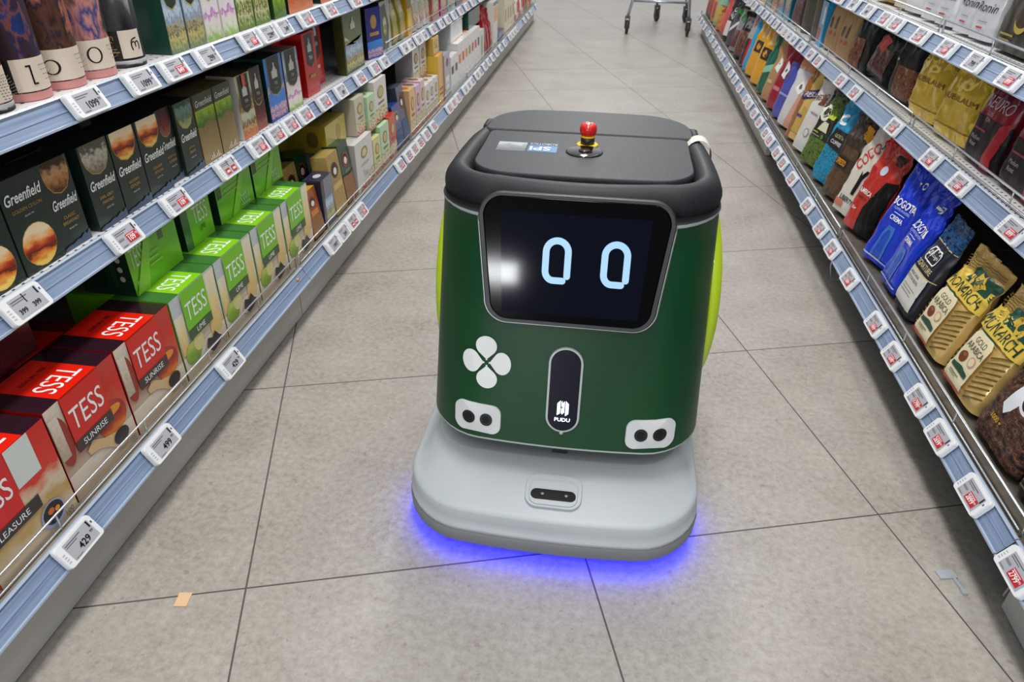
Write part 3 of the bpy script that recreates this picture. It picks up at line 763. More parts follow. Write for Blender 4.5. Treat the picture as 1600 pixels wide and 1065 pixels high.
g.build('frame', cart)
g = G()
for i in range(9):
    t = i / 8; z = .45 + .45 * t; w = .17 + .05 * t; l = .36 + .10 * t
    g.tube([(-w, -.26, z), (w, -.26, z), (w * .9, l, z), (-w * .9, l, z)], .003, STEEL, 6, closed=True)
for i in range(11):
    t = i / 10; x0 = -.17 + .34 * t; x1 = -.22 + .44 * t
    g.tube([(x1, -.26, .90), (x0, -.26, .45), (x0 * .9, .36, .45), (x1 * .9, .46, .90)], .002, STEEL, 6)
for i in range(12):
    t = i / 11
    for s in (-1, 1): g.tube([(s * .22, -.26 + .72 * t, .90), (s * .17, -.26 + .62 * t, .45)], .002, STEEL, 6)
g.build('wire_basket', cart)
g = G(); g.tube([(-.22, -.33, 1.02), (.24, -.33, 1.02)], .015, M((170, 40, 36), .4), 12); g.build('push_handle', cart)
# ------------------------------------------------------------------ prints used on the packs
SUN = PIC('sunset', [(0.10, (244, 204, 100)), (0.24, (226, 120, 36)), (0.36, (84, 26, 18)), (0.50, (190, 62, 24)), (0.62, (240, 160, 80)), (0.80, (244, 222, 180))], (2.2, 5), .26)
TREE = PIC('misty_trees', [(0.1, (120, 112, 92)), (0.35, (168, 160, 138)), (0.6, (196, 190, 172)), (0.8, (92, 90, 76))], (7, 7), .5)
BROWNTREE = PIC('autumn_tree', [(0.1, (84, 52, 30)), (0.35, (170, 112, 62)), (0.6, (196, 150, 100)), (0.85, (60, 40, 26))], (5, 5), .4)
JAS = PIC('jasmine_hills', [(0.1, (170, 176, 110)), (0.4, (86, 110, 92)), (0.7, (110, 140, 128)), (0.9, (50, 74, 58))], (6, 5), .4)
KEN = PIC('red_hills', [(0.1, (150, 80, 60)), (0.4, (110, 34, 30)), (0.8, (60, 24, 24))], (5, 5), .4)
CITY = PIC('old_city', [(0.05, (110, 130, 90)), (0.26, (206, 190, 120)), (0.36, (70, 84, 76)), (0.46, (196, 176, 120)), (0.56, (120, 150, 180)), (0.72, (200, 214, 226)), (0.95, (130, 160, 190))], (12, 8), .40)
GARD = PIC('garden_print', [(0.1, (96, 124, 44)), (0.3, (206, 204, 150)), (0.42, (90, 80, 50)), (0.55, (170, 190, 90)), (0.75, (222, 228, 214)), (0.95, (140, 180, 60))], (8, 7), .5)
FLOW = PIC('pale_blossom', [(0.04, (140, 176, 90)), (0.2, (222, 222, 196)), (0.38, (236, 226, 226)), (0.5, (190, 110, 190)), (0.56, (236, 226, 230)), (0.95, (232, 222, 222))], (4, 6), .28)
VINE = PIC('green_leaves', [(0.1, (70, 112, 30)), (0.45, (140, 174, 40)), (0.7, (180, 196, 60)), (0.95, (90, 120, 50))], (4, 4), .4)
KRAFT = PIC('kraft_meadow', [(0.1, (150, 128, 84)), (0.5, (134, 112, 70)), (0.9, (116, 100, 56))], (8, 3), .3)
HAY = PIC('hay_field', [(0.1, (206, 120, 80)), (0.25, (160, 100, 50)), (0.4, (206, 160, 96)), (0.5, (96, 70, 36)), (0.8, (190, 190, 160))], (6, 6), .35)
BLUEPIC = PIC('london_night', [(0.08, (40, 80, 160)), (0.2, (220, 150, 140)), (0.32, (90, 110, 190)), (0.42, (220, 180, 170)), (0.55, (60, 120, 210)), (0.9, (70, 140, 220))], (8, 7), .30)
DUSK = PIC('dusk_bouquet', [(0.15, (18, 22, 40)), (0.40, (60, 34, 36)), (0.5, (26, 36, 72)), (0.58, (120, 66, 58)), (0.62, (30, 50, 110)), (0.9, (16, 16, 28))], (9, 4), .75, vw=.25, rough=.6, coat=0, detail=6)
DUSK2 = PIC('orange_bouquet', [(0.2, (24, 22, 30)), (0.42, (92, 54, 40)), (0.5, (34, 30, 48)), (0.62, (170, 100, 76)), (0.7, (30, 30, 50)), (0.9, (22, 26, 50))], (9, 4), .75, vw=.3, rough=.6, coat=0, w=3.1, detail=6)
BLUEB = PIC('blue_bouquet', [(0.2, (28, 30, 44)), (0.42, (196, 130, 120)), (0.55, (40, 60, 120)), (0.7, (200, 140, 130)), (0.9, (50, 60, 110))], (9, 4), .75, vw=.35, rough=.6, coat=0, w=7.7, detail=6)
BW = PIC('grey_portrait', [(0.2, (26, 26, 28)), (0.40, (70, 70, 72)), (0.5, (150, 150, 152)), (0.8, (206, 206, 208))], (7, 1.3), .5, vw=.6, rough=.6, coat=0)
WOODP = PIC('wood_boards', [(0.1, (170, 150, 126)), (0.4, (188, 170, 148)), (0.6, (206, 192, 172)), (0.9, (222, 212, 198))], (3, 14), .35, vw=.55)
TEAR = PIC('red_tea_glass', [(0.1, (210, 120, 40)), (0.35, (176, 62, 22)), (0.6, (150, 34, 26)), (0.9, (170, 60, 50))], (3, 3), .3)
REDB = PIC('red_backdrop', [(0.1, (196, 178, 152)), (0.33, (186, 160, 138)), (0.48, (196, 84, 56)), (0.7, (200, 44, 30)), (0.95, (190, 60, 46))], (3, 5), .12)
LEAF = PIC('black_tea_leaves', [(0.3, (18, 16, 16)), (0.5, (48, 42, 38)), (0.7, (26, 24, 22))], (18, 14), .9, vw=.1)
LIMEP = PIC('lime_fruit', [(0.1, (96, 132, 30)), (0.5, (132, 166, 40)), (0.9, (176, 196, 90))], (3, 3), .25)
JUICE = PIC('juice_glass', [(0.1, (214, 180, 110)), (0.5, (224, 204, 140)), (0.9, (226, 218, 196))], (4, 4), .3)
PALE = PIC('pale_kitchen', [(0.05, (176, 158, 130)), (0.3, (196, 176, 146)), (0.5, (206, 204, 196)), (0.9, (196, 200, 204))], (3, 5), .2)
BEANS = PIC('coffee_beans', [(0.25, (26, 16, 12)), (0.42, (84, 54, 42)), (0.55, (40, 24, 18)), (0.68, (120, 80, 62)), (0.85, (58, 36, 28))], (11, 15), .9, vw=.05, detail=1, coat=.1)
ORN = PIC('gold_ornament', [(0.3, (92, 70, 30)), (0.5, (190, 160, 92)), (0.7, (130, 104, 54))], (26, 30), .8, vw=.1)
ORNB = PIC('brown_ornament', [(0.3, (110, 70, 36)), (0.5, (160, 112, 64)), (0.7, (84, 50, 26))], (26, 30), .8, vw=.1)
FIRE = PIC('flame_print', [(0.25, (16, 14, 14)), (0.48, (150, 84, 36)), (0.6, (36, 30, 40)), (0.75, (190, 140, 84))], (7, 5), .8, vw=.1)
SPICE = PIC('dark_spice', [(0.3, (30, 24, 24)), (0.5, (120, 52, 40)), (0.65, (60, 70, 70)), (0.8, (170, 120, 70))], (8, 6), .8, vw=.1)
TROP = PIC('blue_foliage', [(0.3, (20, 110, 150)), (0.5, (30, 150, 190)), (0.62, (20, 60, 84)), (0.8, (60, 176, 206))], (9, 11), .8, vw=.1)
GRNF = PIC('olive_foliage', [(0.25, (30, 40, 20)), (0.5, (96, 120, 44)), (0.7, (46, 62, 26))], (6, 9), .7, vw=.1)
BARK = PIC('brown_bark', [(0.3, (56, 40, 28)), (0.5, (96, 74, 52)), (0.7, (66, 48, 34))], (8, 22), .7, vw=.1)
BLUEF = PIC('blue_feather', [(0.35, (14, 22, 40)), (0.52, (30, 90, 150)), (0.62, (16, 30, 56)), (0.8, (60, 130, 190))], (7, 16), .8, vw=.1)
FRUIT = PIC('fruit_print', [(0.15, (190, 120, 60)), (0.35, (150, 60, 60)), (0.5, (226, 214, 180)), (0.8, (130, 150, 80))], (8, 6), .6, vw=.35)
MAROON = PIC('maroon_drape', [(0.1, (60, 20, 28)), (0.4, (120, 22, 44)), (0.55, (150, 26, 40)), (0.75, (92, 22, 56)), (0.95, (70, 30, 62))], (4, 3), .25, rough=.3, coat=.05)
GOLDF = foil('gold_foil', (214, 178, 100), (232, 200, 130), .24, .3, 16, .006)
GOLDY = foil('yellow_gold_foil', (216, 176, 36), (242, 208, 76), .17, .35, 20, .022)
ink = lambda *c: M(c, 0.4)
film = lambda *c: M(c, 0.25, 0, 0.2, spec=0.35)

def crest(cx, cy, s, c=(206, 206, 198)):
    """a small domed building mark"""
    m = ink(*c)
    return [('r', cx - .16 * s, cy - .10 * s, cx + .16 * s, cy + .02 * s, m), ('p', [(cx - .12 * s, cy), (cx + .12 * s, cy), (cx + .06 * s, cy + .07 * s), (cx - .06 * s, cy + .07 * s)], m), ('r', cx - .035 * s, cy + .05 * s, cx + .035 * s, cy + .14 * s, m)]
def greenfield(title, pic, low=False):
    A = []
    if low:
        A += [('e', .5, .255, .405, .235, GOLDINK), ('e', .5, .255, .395, .228, pic)]
        ty, t1, t2 = .80, .665, .60
    else:
        A += [('p', [(.06 + .0, 1.0), (.05, .84), (.12, .74), (.26, .655), (.5, .62), (.74, .655), (.88, .74), (.95, .84), (.94, 1.0)], GOLDINK), ('p', [(.07, 1.0), (.065, .845), (.135, .75), (.27, .667), (.5, .632), (.73, .667), (.865, .75), (.935, .845), (.93, 1.0)], pic)]
        ty, t1, t2 = .525, .36, .30
    A.append(('t', 'Greenfield', .5, ty, .115, ink(240, 240, 236), {'shear': .22, 'fit': .86, 'bold': True}))
    ws = title.split('/')
    for i, w_ in enumerate(ws): A.append(('t', w_, .5, t1 - .062 * i, .036, GOLDINK, {'maxw': .74}))
    A.append(('t', 'BLACK TEA', .5, t1 - .062 * len(ws) - .012, .018, ink(205, 205, 196), {'maxw': .34}))
    if not low: A.append(('p', [(0, 0), (1, 0), (1, .11), (.86, .075), (.8, .10), (.62, .06), (.5, .07), (.32, .045), (.18, .05), (0, .03)], M((70, 86, 112), .4)))
    return A
GFB = noisy('dark_green_carton', (18, 40, 30), (34, 44, 38), 6, 0.32, coat=0.1)
def ahmad(shield, pic, split=.5, crestc=(204, 204, 196), low=None):
    A = [('r', .03, .0, .97, split, pic), ('p', [(.14, .99), (.14, .50), (.26, .42), (.5, .38), (.74, .42), (.86, .50), (.86, .99)], ink(180, 168, 110)), ('p', [(.16, .99), (.16, .515), (.27, .437), (.5, .397), (.73, .437), (.84, .515), (.84, .99)], ink(*shield))]
    A += crest(.5, .76, 1.0, crestc)
    A += [('t', 'TEA', .5, .585, .05, ink(*crestc), {'maxw': .4}), ('t', 'LONDON', .5, .50, .022, GOLDINK, {'maxw': .4})]
    return A
def tess(kind):
    red = kind == 'red'
    main = (206, 38, 26) if red else (116, 190, 22)
    bg = REDB if red else PALE
    A = [('r', 0, 0, 1, 1, bg), ('r', 0, .42, .2, 1, WOODP if red else ink(190, 196, 200)), ('r', 0, .0, 1, .28, WOODP)]
    if red:
        A += [('e', .74, .43, .22, .17, TEAR), ('e', .74, .50, .15, .05, ink(224, 140, 40)), ('e', .10, .62, .10, .26, ink(150, 48, 34)), ('r', 0, .46, .12, .9, WOODP),
              ('p', [(.30, .36), (.40, .42), (.55, .33), (.72, .28), (.86, .22), (.84, .12), (.68, .10), (.58, .20), (.44, .28), (.32, .30)], ink(206, 172, 126)), ('e', .76, .19, .135, .10, ink(196, 160, 116)), ('e', .765, .205, .118, .082, LEAF)]
    else:
        A += [('p', [(.02, .30), (.16, .30), (.20, .78), (.0, .78)], JUICE), ('p', [(.66, .22), (.92, .22), (1.0, .98), (.72, .98)], JUICE), ('e', .80, .24, .10, .05, ink(206, 180, 112)),
              ('e', .22, .26, .17, .14, LIMEP), ('e', .36, .34, .11, .12, ink(206, 196, 130)), ('e', .66, .14, .20, .09, WOODP), ('p', [(.48, .16), (.54, .26), (.64, .22), (.72, .27), (.80, .18), (.88, .12), (.74, .07), (.6, .05)], LEAF)]
    A += [('r', .20, .44, .74, 1.0, ink(*main)), ('t', 'TESS', .47, .745, .215, WHITE, {'fit': .46, 'shear': .04})]
    A += [('r', .20, .42, .74, .54, ink(58, 50, 46) if red else ink(60, 84, 50)), ('t', 'SUNRISE' if red else 'LIME', .47, .48, .062, WHITE, {'maxw': .40})]
    A += [('t', '100', .90, .075, .045, ink(90, 80, 74), {'maxw': .1}), ('t', 'TEA', .90, .03, .028, ink(90, 80, 74), {'maxw': .1})]
    dark = film(44, 22, 32) if red else film(58, 112, 50)
    T = [('r', 0, 0, 1, 1, dark), ('r', .22, 0, .76, 1, film(222, 32, 16) if red else film(132, 200, 24)), ('t', 'TESS', .49, .30, .34, WHITE, {'rot': 180, 'fit': .42}), ('t', 'FEEL THE TASTE', .49, .68, .07, dark, {'rot': 180, 'fit': .34})]
    return A, T, (film(208, 34, 22) if red else film(118, 196, 26))
def round_crest(c, cy=.72, rx=.2, ry=.14, ring=(120, 96, 50)):
    return [('e', .5, cy, rx, ry, ink(*ring)), ('e', .5, cy, rx * .82, ry * .82, ink(*c)), ('e', .5, cy - ry * .1, rx * .5, ry * .55, ink(*ring))]

# ------------------------------------------------------------------ top left shelf: tubes and picture boxes
def tube_tin(yc, r, h, desc, pic, letter, y_side=None, dark=False, back=0.0, faded=False):
    xf, z = SHELF['LT']; g = G(); n = 48
    pink = M((206, 140, 136), .6); cream = M((222, 208, 190), .6); ph = lambda u, v: None
    def fn(a, v): t = math.pi * 2 * a; return (r * math.cos(t), r * math.sin(t), v)
    def band(z0, z1, mt, rr_=r):
        g.grid(lambda a, b: (rr_ * math.cos(2 * math.pi * a), rr_ * math.sin(2 * math.pi * a), z0 + (z1 - z0) * b), n, 1, mt, closed_u=False)
    if letter is None or dark:
        band(0, .012, BW); band(.012, h, pic)
    else:
        band(0, .012, pink); band(.012, h, pic)
    g.lathe([(0, 0), (r * .98, 0)], (0, 0, 0.0003), pink, n); g.lathe([(r, h), (r, h + .001), (r * .95, h + .002), (0, h + .002)], (0, 0, 0), M((180, 176, 170), .4, .3), n)
    # wrapped paper label
    lab0, lab1 = (.014, .062) if not dark else (.016, .064)
    def cyl(a0):
        return lambda x, y, o: ((r + o + .0003) * math.cos(a0 + x / r), (r + o + .0003) * math.sin(a0 + x / r), lab0 + y)
    W = r * (2.6 if not dark else 1.75); H = lab1 - lab0; a0 = -1.55 if not dark else -1.60
    A = []
    steps = 14
    if not faded:
        A += [('r', i / steps, 0, (i + 1) / steps, 1, (BLACK if i < (3 if not dark else 6) and letter in ('l', 'm') else cream)) for i in range(steps)]
    else: A += [('r', i / steps, 0, (i + 1) / steps, 1, cream) for i in range(steps)]
    put_art(g, A, W, H, cyl(a0), 0.0)
    B = []
    if letter == 'l': B += [('r', .45, .22, .475, .80, BLACK), ('r', .40, .75, .475, .80, BLACK), ('r', .45, .20, .52, .25, BLACK)]
    if letter == 'o': B += [('e', .36, .5, .12, .28, BLACK), ('e', .36, .5, .088, .24, cream)]
    if letter == 'd': B += [('e', .22, .45, .12, .25, BLACK), ('e', .215, .45, .088, .21, cream)]
    if letter == 'm': B += [('t', '\u10e0', .80, .5, .46, BLACK, {'maxw': .25})] + [('t', '\u10e6', .25, .7, .26, GOLDINK, {'maxw': .12}), ('r', .15, .22, .38, .26, GOLDINK), ('r', .18, .34, .34, .37, GOLDINK)]
    rows = 4 if not faded else 9
    for i in range(rows):
        y = .74 - i * (.14 if not faded else .075); x0 = .60 if letter != 'm' else .93
        if letter == 'm': continue
        if faded: x0 = .5
        n2 = 7 + (i * 5) % 3
        for q in range(n2): B.append(('r', x0 + q * .040, y, x0 + q * .040 + .024, y + .03, ink(120, 110, 104)))
    put_art(g, B, W, H, cyl(a0), 0.0004, maxlen=.006)
    o = g.build('paper_tube'); o.location = (xf - r - back, yc, z); reg(o, 'LT', desc, 'tube', yc)
    return o
tube_tin(.965, .0415, .27, 'cylindrical paper tube with a dark painted picture and small grey print', DUSK2, None, faded=True, back=-.002)
tube_tin(1.052, .0415, .27, 'cylindrical paper tube with dark painting, letter l and black label edge', DUSK, 'l')
tube_tin(1.138, .0415, .27, 'cylindrical paper tube with orange painting and half visible round letter', DUSK2, 'd')
tube_tin(1.224, .0415, .27, 'cylindrical paper tube with blue and pink painting and letter O', BLUEB, 'o')
tube_tin(1.318, .0440, .27, 'cylindrical tube with grey portrait photograph and black and cream label', BW, 'm', dark=True)
for (y0, y1, desc, sh, pic, bd, kw) in (
    (1.418, 1.489, 'dark green sided tea box with castle scene, nearer of two', (36, 56, 44), CITY, (28, 66, 50), {}),
    (1.491, 1.562, 'tea box with castle scene beside the dark green sided one', (36, 44, 38), CITY, (96, 110, 120), {}),
    (1.565, 1.637, 'pale pink blossom tea box with dark green crest, nearer', (40, 62, 46), FLOW, (214, 206, 200), {}),
    (1.640, 1.714, 'pale pink blossom tea box with dark green crest, farther', (40, 62, 46), FLOW, (214, 206, 200), {}),
    (1.717, 1.803, 'tea box with green garden boat scene, nearer', (120, 130, 90), GARD, (80, 110, 60), {}),
    (1.806, 1.893, 'tea box with green garden boat scene, farther', (120, 130, 90), GARD, (80, 110, 60), {}),
    (1.915, 1.995, 'yellow green tea box with leafy picture and dark side', (70, 90, 40), VINE, (34, 60, 38), {}),
    (2.010, 2.185, 'large tea box with orange band over brown picture', (206, 84, 32), HAY, (26, 44, 36), {}),
    (2.245, 2.355, 'tea box with orange top band and dark green side', (206, 84, 32), HAY, (26, 44, 36), {}),
    (2.37, 2.47, 'olive tea box with garden picture', (90, 100, 60), GARD, (60, 70, 40), {}),
    (2.49, 2.60, 'brown tea box with wooden picture', (120, 80, 50), HAY, (80, 50, 30), {}),
    (2.62, 2.74, 'dark green tea box at the far end of the visible row', (36, 56, 44), GARD, (30, 60, 44), {})):
    art = ahmad(sh, pic, .52)
    if 'orange' in desc: art = [('r', .0, 0, 1, 1, pic), ('r', .03, .14, .97, .42, ink(214, 92, 34))]
    box('LT', y0, y1, .205 + .0 * y0, .10, desc, film(*bd), art, side=film(*bd))
# purple flowers on the pink boxes are part of the print

# ------------------------------------------------------------------ middle left shelf
bk = dict(side=GFB)
box('LM', .800, .885, .150, .07, 'black tea box with sunset circle, cut off by the left picture edge', GFB, greenfield('GOLDEN/CEYLON', SUN, True), **bk)
box('LM', .8875, .978, .152, .07, 'dark green tea box with one large sunset circle low down', GFB, greenfield('GOLDEN CEYLON', SUN, True), **bk)
box('LM', .981, 1.050, .150, .05, 'dark green tea box with brown autumn picture', GFB, greenfield('CLASSIC/BREAKFAST', BROWNTREE), back=.004, **bk)
box('LM', 1.072, 1.152, .151, .07, 'dark green tea box with misty grey trees', GFB, greenfield('EARL GREY/FANTASY', TREE), **bk)
box('LM', 1.1545, 1.235, .150, .07, 'dark green tea box with orange sky on top, nearer', GFB, greenfield('GOLDEN/CEYLON', SUN), **bk)
box('LM', 1.237, 1.314, .150, .07, 'dark green tea box with orange sky on top, farther', GFB, greenfield('GOLDEN/CEYLON', SUN), **bk)
box('LM', 1.316, 1.370, .150, .06, 'dark green tea box with dark red hill picture', GFB, greenfield('KENYAN/SUNRISE', KEN), back=.008, **bk)
box('LM', 1.372, 1.443, .150, .07, 'dark green tea box with green valley picture', GFB, greenfield('JASMINE/DREAM', JAS), **bk)
for i, (a, b) in enumerate(((1.447, 1.530), (1.534, 1.612))):
    art = [('r', 0, 0, 1, 1, KRAFT), ('p', [(0, 1), (0, .56), (.3, .52), (.6, .60), (1, .52), (1, 1)], VINE), ('r', .0, .78, 1, 1, ink(58, 66, 50)), ('t', 'Greenfield', .5, .87, .09, ink(220, 222, 210), {'shear': .2, 'fit': .84})] + [('r', .3 + .08 * k, .03, .34 + .08 * k, .06 + .03 * (k % 3), ink(220, 214, 200)) for k in range(7)]
    box('LM', a, b, .150, .07, 'kraft brown tea box with yellow green leaves on top, %s' % ('nearer', 'farther')[i], film(120, 104, 60), art, side=film(110, 92, 50))
box('LM', 1.640, 1.718, .150, .07, 'tea box with orange ribbon, black shield and hay field picture', film(96, 80, 56), [('r', 0, 0, 1, 1, HAY)] + ahmad((38, 36, 34), HAY, .42) + [('p', [(.4, 1), (.4, .84), (.5, .80), (.6, .84), (.6, 1)], ink(214, 96, 36))], side=film(206, 204, 196))
box('LM', 1.722, 1.785, .152, .07, 'dark tea box with red crest picture', film(40, 40, 38), ahmad((56, 40, 40), KEN, .45), back=.004)
box('LM', 1.800, 1.908, .160, .08, 'blue tea box with night city picture and dark green side', film(30, 56, 44), [('r', 0, 0, 1, 1, BLUEPIC)] + ahmad((40, 54, 52), BLUEPIC, .45), side=film(24, 48, 42))
box('LM', 1.914, 2.015, .158, .08, 'pale grey tea box with dark shield and flower print', film(150, 150, 144), [('r', 0, 0, 1, 1, CITY)] + ahmad((58, 60, 56), FLOW, .5), side=film(60, 62, 60))
REDT = film(196, 26, 22)
box('LM', 2.085, 2.185, .176, .10, 'bright red tea box with long dark shield, shorter', REDT, [('p', [(.2, .97), (.2, .52), (.5, .44), (.8, .52), (.8, .97)], ink(44, 56, 50))] + crest(.5, .78, .9) + [('t', 'TEA', .5, .60, .06, WHITE, {'maxw': .4}), ('r', .3, .28, .7, .33, GOLDINK)], back=.012, side=REDT)
box('LM', 2.215, 2.315, .204, .10, 'bright red tea box with long dark shield, taller one behind', REDT, [('p', [(.2, .97), (.2, .45), (.5, .36), (.8, .45), (.8, .97)], ink(38, 56, 48))] + crest(.5, .80, .9) + [('t', 'TEA', .5, .60, .06, WHITE, {'maxw': .4}), ('r', .34, .24, .66, .29, ink(220, 190, 190))], back=.045, side=REDT)
box('LM', 2.395, 2.588, .202, .032, 'large olive green tea box with white mansion crest', film(62, 70, 30), [('r', .04, .04, .96, .98, film(96, 116, 72)), ('r', .04, .04, .96, .46, CITY), ('p', [(.04, .46), (.96, .46), (.96, .52), (.6, .42), (.3, .50), (.04, .60)], GARD)] + crest(.5, .74, .75), side=film(60, 68, 28))
box('LM', 2.665, 2.775, .172, .05, 'navy blue tea box standing angled with orange edge', film(38, 56, 140), [('r', 0, 0, 1, .35, BLUEPIC), ('e', .5, .72, .2, .14, ink(190, 150, 90)), ('r', .2, .45, .8, .52, ink(190, 150, 90))], rz=-.22, side=film(22, 24, 44))
box('LM', 2.800, 2.930, .178, .06, 'green and silver tea box with large dark leaf shape', film(172, 178, 172), [('p', [(.1, .05), (.7, .05), (.85, .5), (.55, .95), (.1, .9)], film(46, 66, 46)), ('e', .42, .5, .18, .2, GARD)], side=film(40, 50, 42))
HERB = PIC('herb_pouch', [(0.1, (190, 160, 110)), (0.3, (150, 150, 60)), (0.6, (196, 184, 120)), (0.9, (130, 130, 30))], (6, 5), .4)
for i, (a, b) in enumerate(((2.95, 3.05), (3.055, 3.165))):
    pouch('LM', a, b, .205, .05, 'olive and cream herbal tea pouch with brown emblem, %s' % ('nearer', 'farther')[i], film(140, 136, 44), [('r', .12, .05, .9, .95, HERB), ('r', .3, .5, .72, .92, ink(206, 198, 170)), ('e', .5, .78, .12, .07, ink(120, 90, 60))], lean=.06)
box('LM', 3.18, 3.25, .19, .05, 'bright yellow tea box with dark olive top', film(216, 168, 20), [('r', 0, .58, 1, 1, film(110, 112, 20)), ('r', .1, .2, .9, .5, ink(230, 200, 80))])
for i, (a, b, c) in enumerate(((3.27, 3.37, (206, 196, 176)), (3.38, 3.48, (222, 220, 214)), (3.49, 3.59, (226, 226, 222)))):
    pouch('LM', a, b, .20, .05, ('cream tea pouch with orange flowers', 'white tea pouch with pink flowers', 'white tea pouch with dark leaf, before the wires')[i], film(*c), [('r', .15, .1, .85, .55, FRUIT), ('e', .5, .75, .2, .1, ink(160, 120, 100))], lean=.06)
P2 = [(3.63, 3.77, (188, 112, 90), 'terracotta'), (3.80, 3.95, (176, 40, 104), 'magenta'), (3.98, 4.15, (150, 196, 170), 'mint green'), (4.18, 4.32, (40, 70, 84), 'dark teal'), (4.34, 4.5, (206, 150, 60), 'amber'), (4.53, 4.7, (140, 60, 50), 'brick red'), (4.73, 4.9, (210, 206, 196), 'off-white'), (4.93, 5.1, (90, 110, 60), 'moss green'), (5.13, 5.3, (70, 60, 110), 'violet'), (5.33, 5.5, (200, 90, 60), 'coral'), (5.53, 5.7, (60, 90, 130), 'steel blue')]
for a, b, c, n in P2:
    box('LM', a, b, .19, .06, '%s tea box behind the shelf wires' % n, film(*c), [('r', .15, .1, .85, .5, FRUIT), ('e', .5, .75, .25, .12, ink(228, 220, 206))])

# ------------------------------------------------------------------ bottom left shelf
RA, RT_, RBm = tess('red'); GA, GT, GBm = tess('green')
RSIDE = film(140, 22, 22)
pl = [('r', 0, 0, 1, 1, PIC('waffle_table', [(0.1, (196, 178, 150)), (0.3, (184, 150, 90)), (0.45, (206, 190, 160)), (0.6, (206, 60, 40)), (0.95, (200, 44, 32))], (5, 7), .2)), ('r', .52, .62, .80, 1.0, ink(206, 214, 206)), ('r', .0, .42, .50, 1.0, ink(206, 36, 26)), ('t', 'TESS', .24, .72, .2, WHITE, {'fit': .44}), ('r', 0, .33, .66, .46, ink(52, 44, 42)), ('t', 'PLEASURE', .32, .395, .06, WHITE, {'maxw': .6}), ('e', .72, .18, .15, .13, ink(150, 160, 190)), ('e', .72, .19, .125, .105, LEAF), ('e', .70, .22, .04, .03, ink(206, 96, 40)), ('e', .77, .20, .03, .025, ink(214, 140, 50)), ('t', '100', .88, .075, .05, ink(90, 70, 66), {'maxw': .14}), ('t', 'TEA', .88, .03, .03, ink(90, 70, 66), {'maxw': .14})]
box('LB', .570, .742, .185, .12, 'red tea box at the near left edge with fruit filled spoon print', RBm, pl, RT_, side=RSIDE, back=-.006)
box('LB', .748, .9225, .185, .12, 'red tea box with wooden spoon of black tea, the nearer one', RBm, RA, RT_, side=RSIDE)
box('LB', .9245, 1.098, .185, .12, 'red tea box with wooden spoon print, next to the green boxes', RBm, RA, RT_, side=RSIDE)
for i, (a, b) in enumerate(((1.101, 1.274), (1.276, 1.449), (1.452, 1.622), (1.626, 1.800))):
    box('LB', a, b, .185, .12, 'lime green tea box in the front row, %s from the red boxes' % ('first', 'second', 'third', 'fourth')[i], GBm, GA, GT, side=film(90, 150, 40))
# second row, carrying the upper boxes
for (a, b) in ((.66, .83), (.835, 1.005)):
    box('LB', a, b, .185, .12, 'dark wine red tea box in the second row behind the red spoon boxes, %s' % ('nearer' if a < .7 else 'farther'), film(92, 14, 20), [('r', 0, 0, .3, 1, film(40, 20, 26)), ('t', 'TESS', .6, .75, .2, ink(200, 120, 110), {'fit': .4})], [('r', .1, 0, .8, 1, film(180, 30, 24)), ('t', 'TESS', .45, .5, .3, ink(220, 180, 170), {'fit': .4})], back=.125)
upA = [('r', 0, 0, 1, 1, film(112, 190, 24)), ('r', .62, .62, .72, .8, ink(90, 110, 80)), ('t', 'TESS', .17, .62, .36, ink(214, 226, 200), {'fit': .26}), ('r', .06, .08, .18, .22, ink(190, 210, 170)), ('r', .35, .5, .58, .54, ink(150, 200, 90)), ('r', .35, .4, .55, .44, ink(150, 200, 90)), ('r', .35, .3, .6, .34, ink(150, 200, 90)), ('p', [(.0, 0), (.25, 0), (.5, 1), (.42, 1)], film(140, 206, 50))]
upB = [('r', 0, 0, 1, 1, film(112, 190, 24)), ('r', .80, .70, .92, .9, ink(170, 190, 150)), ('r', .02, .5, .14, .84, ink(70, 90, 60)), ('t', 'TESS', .74, .18, .24, ink(206, 222, 190), {'fit': .26, 'rot': 180}), ('r', .2, .6, .6, .63, ink(150, 200, 90)), ('r', .2, .5, .66, .53, ink(150, 200, 90)), ('p', [(.3, 0), (.5, 0), (.9, 1), (.8, 1)], film(140, 206, 50))]
upC = [('r', 0, 0, 1, 1, film(118, 196, 26)), ('r', .0, 0, .22, 1, film(56, 110, 56)), ('t', 'TESS', .62, .55, .34, WHITE, {'fit': .5}), ('t', 'LIME', .62, .26, .1, ink(70, 110, 40), {'fit': .2})]
DG = film(28, 60, 40)
box('LB', 1.115, 1.290, .125, .11, 'lime green box lying on the front row with dark printed end', GBm, upA, back=.072, dz=.186, side=DG, sideart=[('r', .62, .15, .72, .85, ink(30, 74, 50))] + [('e', .82, .3 + .17 * k, .05, .05, ink(200, 210, 190)) for k in range(3)] + [('r', .3, .1, .5, .5, ink(20, 46, 34))])
box('LB', 1.322, 1.445, .135, .11, 'lime green box standing on the front row, white name facing out', GBm, upC, back=.080, dz=.186, side=DG)
box('LB', 1.475, 1.655, .130, .10, 'lime green box stored upside down on the front row, nearer', GBm, upB, back=.080, dz=.186, side=DG)
box('LB', 1.663, 1.835, .130, .10, 'lime green box stored upside down on the front row, farther', GBm, upB, back=.080, dz=.186, side=DG)
for k in range(4):
    a = 1.105 + k * .175
    box('LB', a, a + .172, .185, .10, 'green tea box in the second row under the upper green boxes', GBm, back=.122)
box('LB', .74, .915, .125, .10, 'wine red box lying on the rear row under the middle shelf', film(96, 22, 26), [('r', .0, .0, 1, 1, film(84, 20, 24))] + [('r', .05 + .1 * k, 0, .052 + .1 * k, 1, film(130, 40, 40)) for k in range(9)], back=.13, dz=.187, side=film(180, 26, 20))
